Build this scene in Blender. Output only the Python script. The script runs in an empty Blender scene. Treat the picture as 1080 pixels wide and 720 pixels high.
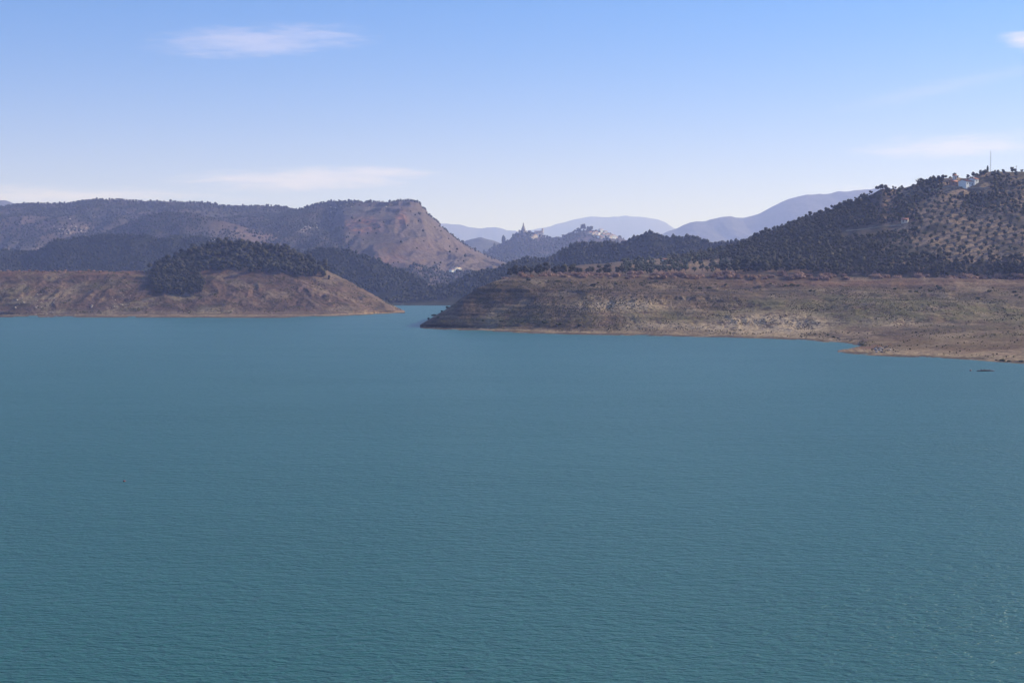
import bpy, bmesh, math
import numpy as np
from mathutils import Vector, Matrix
S = bpy.context.scene
COL = S.collection
R = math.radians

# ---------------------------------------------------------------- camera
F = 1500.0                      # focal length in pixels of the 1080 wide photograph (50 mm)
HOR = 292.0                     # row of the horizon
CAMZ = 34.0                     # the dam crest over the drawn-down water
PITCH = math.atan((360 - HOR) / F)
cam = bpy.data.cameras.new('camera'); camo = bpy.data.objects.new('camera', cam); COL.objects.link(camo)
cam.lens = 50; cam.sensor_width = 36; cam.clip_start = 1; cam.clip_end = 120000
camo.location = (0, 0, CAMZ); camo.rotation_euler = (math.pi / 2 - PITCH, 0, 0)
S.camera = camo

# ---------------------------------------------------------------- sky, sun, exposure
SUN_AZ, SUN_EL = R(67), R(27)   # azimuth to the right of the view direction
SKY_STRENGTH, SUN_STRENGTH, EXPOSURE = 0.10, 4.2, 0.78
SKY_LOW, SKY_HIGH, SKY_FILL = (0.84, 0.64, 0.93), (0.20, 0.56, 0.98), (1.0, 1.12, 1.25)
S.view_settings.view_transform = 'Standard'; S.view_settings.look = 'None'
S.view_settings.exposure = EXPOSURE; S.view_settings.gamma = 1
S.view_settings.use_curve_mapping = False
S.render.engine = 'CYCLES'
S.cycles.max_bounces = 6; S.cycles.volume_bounces = 2; S.cycles.transparent_max_bounces = 8
S.cycles.diffuse_bounces = 2; S.cycles.glossy_bounces = 3
S.cycles.use_denoising = True; S.cycles.denoiser = 'OPENIMAGEDENOISE'; S.cycles.denoising_prefilter = 'ACCURATE'

class NT:
    """small helper for node trees"""
    def __init__(s, tree): s.t = tree; s.n = tree.nodes; s.l = tree.links; s.n.clear()
    def node(s, typ, **kw):
        n = s.n.new(typ)
        for k, v in kw.items():
            if k == 'ins':
                for a, b in v.items(): s.put(n.inputs[a], b)
            else: setattr(n, k, v)
        return n
    def put(s, sock, v):
        if isinstance(v, bpy.types.NodeSocket): s.l.new(v, sock)
        elif isinstance(v, bpy.types.Node): s.l.new(v.outputs[0], sock)
        else:
            if isinstance(v, (tuple, list)) and len(v) == 3 and sock.type == 'RGBA': v = (*v, 1)
            sock.default_value = v
    def math(s, op, a, b=0.0, c=None, clamp=False):
        n = s.node('ShaderNodeMath', operation=op, use_clamp=clamp)
        s.put(n.inputs[0], a); s.put(n.inputs[1], b)
        if c is not None: s.put(n.inputs[2], c)
        return n.outputs[0]
    def mix(s, f, a, b, blend='MIX'):
        n = s.node('ShaderNodeMix', data_type='RGBA', blend_type=blend)
        s.put(n.inputs[0], f); s.put(n.inputs[6], a); s.put(n.inputs[7], b)
        return n.outputs[2]
    def ramp(s, v, lo, hi):
        n = s.node('ShaderNodeMapRange', interpolation_type='SMOOTHSTEP')
        s.put(n.inputs[0], v); n.inputs[1].default_value = lo; n.inputs[2].default_value = hi
        return n.outputs[0]
    def noise(s, vec, scale, detail=4, rough=0.55, dist=0.0):
        n = s.node('ShaderNodeTexNoise')
        s.put(n.inputs['Vector'], vec); n.inputs['Scale'].default_value = scale
        n.inputs['Detail'].default_value = detail; n.inputs['Roughness'].default_value = rough
        n.inputs['Distortion'].default_value = dist
        return n.outputs[0]
    def scale(s, vec, sx, sy, sz, rot=(0, 0, 0)):
        n = s.node('ShaderNodeMapping')
        s.put(n.inputs[0], vec); n.inputs[2].default_value = rot; n.inputs[3].default_value = (sx, sy, sz)
        return n.outputs[0]

def build_world():
    w = bpy.data.worlds.new('World'); S.world = w; w.use_nodes = True
    k = NT(w.node_tree)
    sky = k.node('ShaderNodeTexSky', sky_type='NISHITA', sun_disc=False)
    sky.sun_elevation = SUN_EL; sky.sun_rotation = SUN_AZ
    sky.altitude = 400; sky.air_density = 0.8; sky.dust_density = 0.3; sky.ozone_density = 3.0
        # thin cirrus, placed by compass direction and height above the horizon (radians)
    tc = k.node('ShaderNodeTexCoord'); sep = k.node('ShaderNodeSeparateXYZ'); k.put(sep.inputs[0], tc.outputs['Generated'])
    az = k.math('ARCTAN2', sep.outputs[0], sep.outputs[1]); el = k.math('ARCSINE', sep.outputs[2])
    # the air is paler and pinker low down, clear blue higher up; above the view brightness is added to light water and shadows
    tint = k.mix(1.0, sky.outputs[0], k.mix(k.ramp(el, .19, .42), k.mix(k.ramp(el, 0.0, .22), SKY_LOW, SKY_HIGH), SKY_FILL), 'MULTIPLY')
    comb = k.node('ShaderNodeCombineXYZ'); k.put(comb.inputs[0], az); k.put(comb.inputs[1], el)
    st = k.noise(k.scale(comb.outputs[0], 14, 130, 1, (0, 0, R(-2.5))), 1.0, 6, 0.62, 0.6)
    fine = k.noise(k.scale(comb.outputs[0], 60, 420, 1, (0, 0, R(-3))), 1.0, 4, 0.6, 0.3)
    tex = k.math('ADD', k.math('MULTIPLY', st, 0.6), k.math('MULTIPLY', fine, 0.4))
    total = None
    for px, py, hw, hh, tilt, op in [(272, 46, 150, 22, -.07, .30), (320, 190, 190, 17, -.02, .5), (400, 182, 90, 9, 0, .42), (60, 207, 230, 14, 0, .52),
                                     (1005, 155, 125, 18, -.02, .42), (1085, 45, 42, 14, .1, .6), (1000, 92, 170, 12, -.18, .10), (1020, 200, 200, 14, 0, .3)]:
        a0 = math.atan((px - 540) / F); e0 = math.atan((HOR - py) / F * math.cos(a0))
        dx = k.math('SUBTRACT', az, a0); dy = k.math('SUBTRACT', el, e0)
        dy = k.math('ADD', dy, k.math('MULTIPLY', dx, tilt))
        u = k.math('DIVIDE', dx, hw / F); v = k.math('DIVIDE', dy, hh / F)
        r2 = k.math('ADD', k.math('MULTIPLY', u, u), k.math('MULTIPLY', v, v))
        m = k.math('SUBTRACT', 1.0, k.math('SQRT', r2), clamp=True)
        m = k.math('MULTIPLY', k.ramp(k.math('ADD', k.math('MULTIPLY', m, 1.0), k.math('MULTIPLY', k.math('SUBTRACT', tex, .5), 2.0)), 0.1, 1.0), op)
        m = k.math('MULTIPLY', m, k.ramp(k.math('SUBTRACT', 1.0, r2), 0.0, .35))
        total = m if total is None else k.math('MAXIMUM', total, m)
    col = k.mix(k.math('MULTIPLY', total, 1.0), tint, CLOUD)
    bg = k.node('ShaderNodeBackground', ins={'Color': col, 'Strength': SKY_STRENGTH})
    out = k.node('ShaderNodeOutputWorld'); k.l.new(bg.outputs[0], out.inputs[0])
CLOUD = (7.2, 6.0, 7.0)
build_world()
sl = bpy.data.lights.new('sun', 'SUN'); so = bpy.data.objects.new('sun', sl); COL.objects.link(so)
sl.energy = SUN_STRENGTH; sl.angle = R(0.5); sl.color = (1.0, 0.91, 0.77)
sdir = Vector((math.sin(SUN_AZ) * math.cos(SUN_EL), math.cos(SUN_AZ) * math.cos(SUN_EL), math.sin(SUN_EL)))
so.rotation_euler = sdir.to_track_quat('Z', 'Y').to_euler(); so.location = (300, 0, 300)

# ---------------------------------------------------------------- pixel rays <-> world
cP, sP = math.cos(PITCH), math.sin(PITCH)
def ray(px, py):
    """direction scaled so that y = 1"""
    xr = (np.asarray(px, float) - 540) / F; yu = (360 - np.asarray(py, float)) / F
    dy = cP + sP * yu
    return xr / dy, (-sP + cP * yu) / dy
def world(px, py, d=None):
    rx, rz = ray(px, py)
    if d is None: d = -CAMZ / rz
    return rx * d, np.asarray(d, float) + 0 * rx, CAMZ + rz * d
def project(x, y, z):
    f = y * cP - (z - CAMZ) * sP; u = y * sP + (z - CAMZ) * cP
    return 540 + F * x / f, 360 - F * u / f

# ---------------------------------------------------------------- noise
_p = np.random.RandomState(7).permutation(512)
_g = np.random.RandomState(8).uniform(0, 2 * np.pi, 512); _gx, _gy = np.cos(_g), np.sin(_g)
def perlin(x, y):
    xi = np.floor(x).astype(int); yi = np.floor(y).astype(int); xf = x - xi; yf = y - yi
    h = lambda a, b: _p[(_p[a & 511] + b) & 511]
    def dot(a, b, fx, fy):
        k = h(a, b); return _gx[k] * fx + _gy[k] * fy
    u = xf ** 3 * (xf * (xf * 6 - 15) + 10); v = yf ** 3 * (yf * (yf * 6 - 15) + 10)
    a = dot(xi, yi, xf, yf) * (1 - u) + dot(xi + 1, yi, xf - 1, yf) * u
    b = dot(xi, yi + 1, xf, yf - 1) * (1 - u) + dot(xi + 1, yi + 1, xf - 1, yf - 1) * u
    return (a * (1 - v) + b * v) * 1.5
def fbm(x, y, oct=5, gain=.5, ridged=False):
    t = 0; a = 1; s = 0
    for i in range(oct):
        n = perlin(x * 2 ** i + 17.3 * i, y * 2 ** i - 9.1 * i)
        if ridged: n = 1 - 2 * np.abs(n)
        t = t + a * n; s += a; a *= gain
    return t / s
def smooth01(x, a, b):
    t = np.clip((x - a) / (b - a), 0, 1); return t * t * (3 - 2 * t)

# ---------------------------------------------------------------- mesh helpers
def mesh_from(name, V, Q, mats=(), smooth=True, attrs=None, mat_idx=None):
    V = np.asarray(V, np.float32); Q = np.asarray(Q, np.int32)
    me = bpy.data.meshes.new(name); k = Q.shape[1]
    me.vertices.add(len(V)); me.vertices.foreach_set('co', V.ravel())
    me.loops.add(Q.size); me.loops.foreach_set('vertex_index', Q.ravel())
    me.polygons.add(len(Q)); me.polygons.foreach_set('loop_start', np.arange(0, Q.size, k, dtype=np.int32))
    me.polygons.foreach_set('loop_total', np.full(len(Q), k, np.int32))
    if smooth: me.polygons.foreach_set('use_smooth', np.ones(len(Q), bool))
    for m in mats: me.materials.append(m)
    if mat_idx is not None: me.polygons.foreach_set('material_index', np.asarray(mat_idx, np.int32))
    me.update(calc_edges=True)
    for a, val in (attrs or {}).items():
        at = me.attributes.new(a, 'FLOAT', 'POINT'); at.data.foreach_set('value', np.asarray(val, np.float32).ravel())
    return me
def link(name, me, parent=None, **props):
    o = bpy.data.objects.new(name, me); COL.objects.link(o)
    if parent is not None: o.parent = parent
    for k, v in props.items(): o[k] = v
    return o
def empty(name, loc, label, category, group=None, rz=0.0):
    o = bpy.data.objects.new(name, None); COL.objects.link(o); o.location = loc; o.rotation_euler.z = rz
    o.empty_display_size = .5; o['label'] = label; o['category'] = category
    if group: o['group'] = group
    return o

# ---------------------------------------------------------------- materials
def plain(name, col, rough=.8, var=.25, sc=1.0, spec=.2):
    m = bpy.data.materials.new(name); m.use_nodes = True; k = NT(m.node_tree)
    tc = k.node('ShaderNodeTexCoord')
    n = k.noise(tc.outputs['Object'], sc, 4)
    c = k.mix(n, tuple(v * (1 - var) for v in col), tuple(min(1, v * (1 + var)) for v in col))
    b = k.node('ShaderNodeBsdfPrincipled', ins={'Base Color': c, 'Roughness': rough, 'Specular IOR Level': spec})
    o = k.node('ShaderNodeOutputMaterial'); k.l.new(b.outputs[0], o.inputs[0]); return m

def foliage(name, dark, light, rnd=.35):
    m = bpy.data.materials.new(name); m.use_nodes = True; k = NT(m.node_tree)
    geo = k.node('ShaderNodeNewGeometry'); oi = k.node('ShaderNodeObjectInfo')
    n = k.noise(geo.outputs['Position'], .55, 3); n2 = k.noise(geo.outputs['Position'], .045, 2)
    f = k.math('ADD', k.math('MULTIPLY', n, .6), k.math('MULTIPLY', n2, .4))
    f = k.math('ADD', k.ramp(f, .3, .72), k.math('MULTIPLY', k.math('SUBTRACT', oi.outputs['Random'], .5), rnd), clamp=True)
    c = k.mix(f, dark, light)
    d = k.node('ShaderNodeBsdfPrincipled', ins={'Base Color': c, 'Roughness': .75, 'Specular IOR Level': .15})
    t = k.node('ShaderNodeBsdfTranslucent', ins={'Color': c}); ms = k.node('ShaderNodeMixShader', ins={0: .2})
    k.l.new(d.outputs[0], ms.inputs[1]); k.l.new(t.outputs[0], ms.inputs[2])
    o = k.node('ShaderNodeOutputMaterial'); k.l.new(ms.outputs[0], o.inputs[0]); return m

def ground(name, soil, soil2, grass, scrub, pale, unit=1.0, strata=(0, 0, 0), strata_amt=.35, scrub_amt=.5, bump=1.0, shore=True):
    """soil with patches, bedding streaks, dry grass and low scrub; unit scales all pattern sizes (m)"""
    m = bpy.data.materials.new(name); m.use_nodes = True; k = NT(m.node_tree)
    P = k.node('ShaderNodeNewGeometry').outputs['Position']
    at = lambda a: k.node('ShaderNodeAttribute', attribute_name=a).outputs['Fac']
    big = k.noise(P, .012 / unit, 5, .6); mid = k.noise(P, .07 / unit, 5, .62); fine = k.noise(P, .42 / unit, 4, .65)
    bed = k.noise(k.scale(k.scale(P, 1, 1, 1, strata), .02 / unit, .014 / unit, .6 / unit), 1.0, 4, .62, .4)
    c = k.mix(k.ramp(k.math('ADD', k.math('MULTIPLY', big, .5), k.math('MULTIPLY', mid, .5)), .34, .66), soil, soil2)
    c = k.mix(k.math('MULTIPLY', k.ramp(bed, .5, .7), strata_amt), c, scrub)
    c = k.mix(k.math('MULTIPLY', k.ramp(bed, .48, .3), strata_amt * .8), c, pale)
    g = k.math('MULTIPLY', k.ramp(k.math('ADD', k.math('MULTIPLY', mid, .55), k.math('MULTIPLY', fine, .45)), .40, .60), at('grass'))
    c = k.mix(g, c, grass)
    pl = k.math('MULTIPLY', k.ramp(k.math('ADD', k.math('MULTIPLY', mid, .65), k.math('MULTIPLY', fine, .35)), .34, .56), at('pale'), clamp=True)
    c = k.mix(pl, c, pale)
    c = k.mix(k.math('MULTIPLY', at('rust'), k.ramp(mid, .35, .6)), c, (.36, .15, .09))
    sc = k.math('MULTIPLY', k.ramp(k.math('ADD', k.math('MULTIPLY', fine, .65), k.math('MULTIPLY', mid, .35)), .53, .60), scrub_amt)
    sc = k.math('MULTIPLY', sc, k.math('SUBTRACT', 1.0, k.math('MULTIPLY', at('pale'), .6), clamp=True)); sc = k.math('MULTIPLY', sc, k.math('ADD', .35, k.math('MULTIPLY', at('scrub'), 1.3)), clamp=True)
    c = k.mix(sc, c, scrub)
    if shore:   # the bare rim just left by the falling water
        z = k.node('ShaderNodeSeparateXYZ', ins={0: P}).outputs[2]
        zz = k.math('ADD', z, k.math('MULTIPLY', k.math('SUBTRACT', mid, .5), 2.2))
        rim = k.math('MULTIPLY', k.ramp(zz, 1.5, .5), k.math('ADD', .35, k.math('MULTIPLY', k.ramp(fine, .4, .55), .5)))
        c = k.mix(rim, c, (.36, .26, .16))
        c = k.mix(k.ramp(zz, .35, .0), c, (.11, .075, .05))
    c = k.mix(k.ramp(fine, .62, .40), c, k.mix(1.0, c, (.52, .50, .50), 'MULTIPLY'))
    bp = k.node('ShaderNodeBump', ins={'Strength': .75 * bump, 'Distance': 1.6 * unit, 'Height': k.math('ADD', k.math('MULTIPLY', mid, .9), k.math('MULTIPLY', fine, .6))})
    b = k.node('ShaderNodeBsdfPrincipled', ins={'Base Color': c, 'Roughness': .92, 'Specular IOR Level': .1, 'Normal': bp.outputs[0]})
    o = k.node('ShaderNodeOutputMaterial'); k.l.new(b.outputs[0], o.inputs[0]); return m

def water_material():
    m = bpy.data.materials.new('lake_water'); m.use_nodes = True; k = NT(m.node_tree)
    P = k.node('ShaderNodeNewGeometry').outputs['Position']
    Q = k.scale(P, .62, 1.25, 1, (0, 0, R(6)))
    gust = k.noise(k.scale(P, .009, .02, 1), 1.0, 3, .5)
    rip = k.noise(Q, 1.9, 3, .62, .4); chop = k.noise(Q, .62, 3, .6, .4); swell = k.noise(Q, .09, 2, .5)
    h = k.math('ADD', k.math('MULTIPLY', rip, .34), k.math('ADD', k.math('MULTIPLY', chop, .60), k.math('MULTIPLY', swell, .4)))
    bp = k.node('ShaderNodeBump', ins={'Strength': 1.0, 'Distance': 1.0, 'Height': h})
    k.put(bp.inputs['Distance'], k.math('MULTIPLY', k.math('ADD', .72, k.math('MULTIPLY', k.ramp(gust, .3, .7), .22)), WAVE))
    body = k.mix(k.noise(P, .006, 3), WATER_A, WATER_B)
    b = k.node('ShaderNodeBsdfPrincipled', ins={'Base Color': body, 'Roughness': .36, 'IOR': 1.33, 'Specular IOR Level': .7, 'Normal': bp.outputs[0]})
    o = k.node('ShaderNodeOutputMaterial'); k.l.new(b.outputs[0], o.inputs[0]); return m
WAVE = 1.0
WATER_A, WATER_B = (.011, .084, .080), (.016, .098, .090)

# ---------------------------------------------------------------- landforms, lofted through lines of the land
class Land:
    """A terrain sheet lofted through lines that run across the view. Each line is a list of (px, py, distance);
    distance None puts the point on the water. ('off', line, dd, dz) repeats a line dd metres further and dz higher."""
    def __init__(s, name, lines, px0, px1, step, rows, amps, lam, seed, mat, gully=0, glam=60, terrace=0, tlam=4, octaves=6, gain=.52, post=None, masks=None):
        u = np.arange(px0, px1 + step * .5, step); s.u = u; pts = []
        for ln in lines:
            if ln[0] == 'off':
                bx, by, bz = pts[ln[1]]
                f = (by + ln[2]) / by
                pts.append((bx * f, by * f, bz + ln[3])); continue
            a = np.array([(p[0], p[1], (p[2] if p[2] is not None else float(world(p[0], p[1])[1]))) for p in ln])
            py = np.interp(u, a[:, 0], a[:, 1]); d = np.interp(u, a[:, 0], a[:, 2])
            w = max(1, int(4 / step)); ker = np.hanning(2 * w + 3)[1:-1]; ker /= ker.sum()
            sm = lambda q: np.convolve(np.pad(q, len(ker) // 2, mode='edge'), ker, 'valid')
            pts.append(world(u, sm(py), sm(d)))
        Pk = np.array(pts)                                   # lines, 3, nu
        vs = np.concatenate([np.linspace(i, i + 1, r, endpoint=False) for i, r in enumerate(rows)] + [[len(rows)]])
        i0 = np.minimum(vs.astype(int), len(rows) - 1); t = (vs - i0)[:, None, None]
        A = Pk[i0]; B = Pk[i0 + 1]; G = A * (1 - t) + B * t
        # round the creases a little
        for _ in range(3): G[1:-1, 2] = .25 * G[:-2, 2] + .5 * G[1:-1, 2] + .25 * G[2:, 2]
        X, Y, Z = G[:, 0], G[:, 1], G[:, 2].copy()
        am = (np.array(amps)[i0] * (1 - t[:, :, 0].ravel()) + np.array(amps)[i0 + 1] * t[:, :, 0].ravel())[:, None]
        o = seed * 31.7
        Z = Z + am * fbm(X / lam + o, Y / lam - o, octaves, gain)
        if gully:
            wv = fbm(X / (glam * 2.5) + o, Y / (glam * 2.5), 3)
            Z = Z + gully * (am / (max(amps) + 1e-6)) * (fbm((X + wv * glam * .7) / glam + o, Y / (glam * 3.2), 4, .5, True) - .2)
        if terrace:
            wz = Z + 1.6 * fbm(X / 70 + o, Y / 70, 3)
            Z = Z + terrace * np.minimum(1, am) * np.sin(2 * np.pi * wz / tlam) * tlam / (2 * np.pi) * (.5 + .5 * np.clip(fbm(X / 120, Y / 120 + o, 2) * 2 + .5, 0, 1))
        if post is not None: Z = post(X, Y, Z)
        s.X, s.Y, s.Z = X, Y, Z; s.px, s.py = project(X, Y, Z); s.nv, s.nu = X.shape; s.vs = vs
        mk = {a: np.zeros_like(X) for a in ('grass', 'pale', 'rust', 'scrub')}
        if masks is not None: mk.update(masks(s))
        idx = np.arange(s.nv * s.nu).reshape(s.nv, s.nu)
        Q = np.stack([idx[:-1, :-1], idx[:-1, 1:], idx[1:, 1:], idx[1:, :-1]], -1).reshape(-1, 4)
        V = np.stack([X, Y, Z], -1).reshape(-1, 3)
        s.obj = link(name, mesh_from(name, V, Q, [mat], True, mk), kind='structure')
    def at(s, px, py=None, v=None):
        """ground point seen at a pixel (first row reached from the front), or at loft position v"""
        c = (px - s.u[0]) / (s.u[1] - s.u[0]); i = int(np.clip(c, 0, s.nu - 2)); f = c - i
        col = lambda M: M[:, i] * (1 - f) + M[:, i + 1] * f
        x, y, z, q = col(s.X), col(s.Y), col(s.Z), col(s.py)
        if v is None:
            j = np.argmax(q <= py) if (q <= py).any() else int(np.argmin(q))
            return Vector((x[j], y[j], z[j]))
        return Vector((np.interp(v, s.vs, x), np.interp(v, s.vs, y), np.interp(v, s.vs, z)))
    def scatter(s, n, prob, rs):
        """n random ground points spread evenly over the plan area and thinned by prob(px, py, v, x, y, z)"""
        area = np.abs((s.X[:-1, 1:] - s.X[:-1, :-1]) * (s.Y[1:, :-1] - s.Y[:-1, :-1])).ravel()
        vm = np.repeat(s.vs[:-1], s.nu - 1); pxm, pym = s.px[:-1, :-1].ravel(), s.py[:-1, :-1].ravel()
        xm, ym, zm = s.X[:-1, :-1].ravel(), s.Y[:-1, :-1].ravel(), s.Z[:-1, :-1].ravel()
        p = area * np.clip(prob(pxm, pym, vm, xm, ym, zm), 0, None); tot = p.sum()
        k = rs.choice(len(p), n, p=p / tot); i, j = np.divmod(k, s.nu - 1)
        a, b = rs.rand(n), rs.rand(n)
        bl = lambda M: (M[i, j] * (1 - a) + M[i + 1, j] * a) * (1 - b) + (M[i, j + 1] * (1 - a) + M[i + 1, j + 1] * a) * b
        return np.stack([bl(s.X), bl(s.Y), bl(s.Z)], -1)

def gauss(x, y, cx, cy, rx, ry): return np.exp(-((x - cx) / rx) ** 2 - ((y - cy) / ry) ** 2)

m_rim = ground('bare_bank', (.185, .112, .070), (.092, .060, .041), (.175, .150, .055), (.036, .029, .021), (.50, .37, .24), 1.0, (0, 0, 0), .45, .65, 1.6)
m_isle = ground('bedded_bank', (.165, .094, .068), (.080, .050, .040), (.12, .105, .042), (.036, .028, .024), (.38, .28, .19), 1.1, (0, R(-24), 0), .5, .65, 1.5)
m_grove = ground('grove_soil', (.135, .095, .07), (.085, .065, .045), (.10, .095, .04), (.034, .034, .02), (.37, .245, .155), 1.0, (0, 0, 0), .25, .8, shore=False)
m_hills = ground('hill_soil', (.118, .076, .072), (.078, .057, .052), (.06, .060, .032), (.028, .028, .022), (.30, .22, .18), 3.0, (0, R(12), 0), .35, .8, 1.0, False)
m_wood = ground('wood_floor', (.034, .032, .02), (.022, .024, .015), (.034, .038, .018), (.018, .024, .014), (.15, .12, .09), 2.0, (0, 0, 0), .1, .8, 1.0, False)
m_far = ground('far_soil', (.11, .085, .07), (.07, .065, .05), (.06, .07, .03), (.03, .036, .025), (.25, .2, .16), 12.0, (0, 0, 0), .15, .7, .7, False)

# ground sheet (lake bed and everything beyond) and the lake
def sheet(name, x0, x1, y0, y1, z, nx, ny, mat, **kw):
    X, Y = np.meshgrid(np.linspace(x0, x1, nx), np.linspace(y0, y1, ny)); V = np.stack([X, Y, 0 * X + z], -1).reshape(-1, 3)
    i = np.arange(nx * ny).reshape(ny, nx); Q = np.stack([i[:-1, :-1], i[:-1, 1:], i[1:, 1:], i[1:, :-1]], -1).reshape(-1, 4)
    return link(name, mesh_from(name, V, Q, [mat], True, {a: np.zeros(nx * ny) for a in ('grass', 'pale', 'rust', 'scrub')}), **kw)
sheet('ground', -45000, 45000, -3000, 60000, -9, 40, 40, m_far, kind='structure')
sheet('lake_water', -2600, 2600, -600, 2700, 0, 60, 60, water_material(), kind='structure')

# far ranges
M1 = Land('far_mountain', [[(-400, 290, 14500), (1500, 290, 14500)], [(380, 246, 16000), (440, 240, 16000), (465, 236, 16000), (485, 237, 16000), (500, 239.5, 16000), (523, 238.5, 16000), (540, 241, 16000), (570, 247, 16000), (640, 256, 16000)], ('off', 1, 2500, -600)],
          380, 640, 1, [60, 20], [80, 25, 0], 1500, 3, m_far, 130, 900)
M2 = Land('far_mountain', [[(-400, 290, 17000), (1500, 290, 17000)], [(500, 256, 19000), (545, 246, 19000), (575, 240, 19000), (600, 233.5, 19000), (625, 228.5, 19000), (655, 227, 19000), (685, 229.5, 19000), (697, 233, 19000), (712, 241, 19000), (740, 252, 19000), (790, 262, 19000)], ('off', 1, 2500, -700)],
          500, 790, 1, [60, 20], [80, 25, 0], 1500, 4, m_far, 150, 900)
M3 = Land('far_mountain', [[(-400, 292, 8600), (1500, 292, 8600)], [(640, 262, 10000), (690, 252, 10000), (715, 241.5, 10000), (730, 233, 10000), (750, 228.5, 10000), (770, 227.5, 10000), (785, 229, 10000), (800, 225, 10000), (815, 218, 10000), (832, 210.5, 10000), (850, 205.5, 10000), (870, 204.5, 10000), (890, 203, 10000), (908, 199, 10000), (930, 196, 10000), (980, 200, 10000), (1100, 190, 10000), (1300, 210, 10000), (1500, 230, 10000)], ('off', 1, 2000, -500)],
          640, 1500, 1, [70, 20], [50, 14, 0], 900, 5, m_far, 90, 550)
M0 = Land('far_mountain', [[(-400, 290, 6500), (1500, 290, 6500)], [(-400, 225, 7600), (-100, 220, 7600), (0, 213, 7600), (12, 212.5, 7600), (25, 214, 7600), (60, 220, 7600), (140, 230, 7600)], ('off', 1, 1500, -300)],
          -400, 140, 2, [40, 15], [16, 16, 0], 700, 6, m_far, 40, 500)
V0 = Land('far_hill', [[(-400, 291, 5600), (1500, 291, 5600)], [(440, 262, 6300), (480, 258, 6300), (497, 252.5, 6300), (506, 251, 6300), (520, 254, 6300), (540, 262, 6300), (600, 266, 6300)], ('off', 1, 900, -120)],
          440, 600, 1, [40, 15], [10, 8, 0], 400, 7, m_far, 20, 250)
VIL = Land('village_hill', [[(480, 296, 3600), (540, 293, 3700), (760, 292, 3700)],
                            [(480, 290, 4000), (500, 279, 4250), (540, 270, 4250), (600, 268, 4250), (660, 266, 4250), (760, 270, 4250)],
                            [(480, 284, 4500), (500, 275, 4550), (512, 268, 4600), (525, 260, 4600), (535, 254.5, 4600), (543, 248.5, 4600), (548, 246, 4600), (558, 245.5, 4600), (572, 247.5, 4600), (580, 252, 4600), (592, 251, 4600), (604, 246, 4600), (615, 243.5, 4600), (628, 243, 4600), (640, 245.5, 4600), (652, 250, 4600), (670, 258, 4600), (700, 266, 4600), (760, 275, 4600)],
                            ('off', 2, 500, -110)], 480, 760, 1, [30, 60, 20], [4, 12, 4, 0], 160, 8, m_hills, 14, 120)
# left mountains
def mk_l1(s):
    n = fbm(s.X / 260, s.Y / 260, 4)
    return dict(grass=smooth01(n, -.2, .3), scrub=np.ones_like(s.X) * .9,
                pale=np.clip(gauss(s.px, s.py, 320, 240, 30, 6) + gauss(s.px, s.py, 80, 242, 22, 4) + .7 * gauss(s.px, s.py, 20, 262, 40, 4), 0, 1))
L1A = Land('left_ridge', [[(-500, 300, 2800), (450, 300, 2800)], [(-500, 262, 3050), (60, 262, 3050), (200, 256, 3050), (450, 262, 3050)],
                          [(-500, 236, 3350), (-100, 236, 3350), (60, 232, 3350), (200, 232, 3350), (300, 236, 3350), (450, 245, 3350)],
                          [(-500, 230, 3700), (-150, 224, 3700), (-60, 221, 3700), (0, 219.5, 3700), (14, 217, 3700), (25, 215, 3700), (50, 214.5, 3700), (70, 213.5, 3700), (88, 210.5, 3700), (100, 209, 3700), (125, 210.5, 3700), (160, 212, 3700), (200, 213, 3700), (225, 215, 3700), (245, 218, 3700), (270, 217, 3700), (290, 217.5, 3700), (305, 220, 3700), (330, 226, 3700), (400, 240, 3700), (450, 250, 3700)],
                          ('off', 3, 600, -130)], -500, 450, 1.25, [20, 50, 50, 20], [6, 20, 14, 1.8, 0], 280, 9, m_hills, 26, 170, masks=mk_l1)
L1C = Land('left_spur', [[(0, 300, 2650), (420, 304, 2650)], [(0, 285, 2780), (120, 275, 2780), (200, 265, 2780), (260, 268, 2780), (330, 276, 2780), (420, 292, 2780)],
                         [(60, 262, 3000), (110, 246, 3000), (135, 236, 3000), (155, 227.5, 3000), (180, 224, 3000), (205, 226, 3000), (225, 231, 3000), (250, 236.5, 3000), (275, 243, 3000), (300, 250.5, 3000), (325, 260, 3000), (350, 269, 2980), (420, 286, 2950)],
                         ('off', 2, 250, -60)], 60, 420, 1.25, [12, 50, 15], [4, 14, 3.5, 0], 200, 10, m_hills, 16, 110,
           masks=lambda s: dict(scrub=np.ones_like(s.X) * .8, grass=np.ones_like(s.X) * .5, rust=.25 * smooth01(s.px, 215, 260), pale=.5 * gauss(s.px, s.py, 270, 247, 60, 6)))
def mk_l1b(s):
    n = fbm(s.X / 60, s.Y / 60, 4)
    return dict(scrub=np.clip(1.2 - smooth01(s.px, 350, 440), 0.12, 1), grass=.5 + 0 * s.X,
                rust=np.clip(2.2 * gauss(s.px, s.py, 383, 238, 15, 6.5) + 1.2 * gauss(s.px, s.py, 423, 231, 5, 9) + .12 * gauss(s.px, s.py, 445, 262, 70, 9) + .5 * gauss(s.px, s.py, 415, 275, 25, 5) + .1 * smooth01(s.px, 370, 410), 0, 1),
                pale=np.clip(.9 * gauss(s.px, s.py, 322, 240, 16, 6) * (n > -.1) + .6 * gauss(s.px, s.py, 385, 222, 40, 4) * (n > .05) + .3 * smooth01(s.px, 400, 460), 0, 1))
def cliff_post(X, Y, Z):
    px, py = project(X, Y, Z); m = smooth01(px + 12 * fbm(X / 40, Y / 40, 3), 365, 395)
    for zc, A in ((198, 10), (182, 7), (150, 4)):      # rock bands under the crest
        w = Z + 9 * fbm(X / 70 + zc, Y / 70, 4); Z = Z + A * m * (smooth01(w, zc - 1.4, zc + 1.4) - smooth01(w, zc - 22, zc + 22))
    return Z
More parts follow.
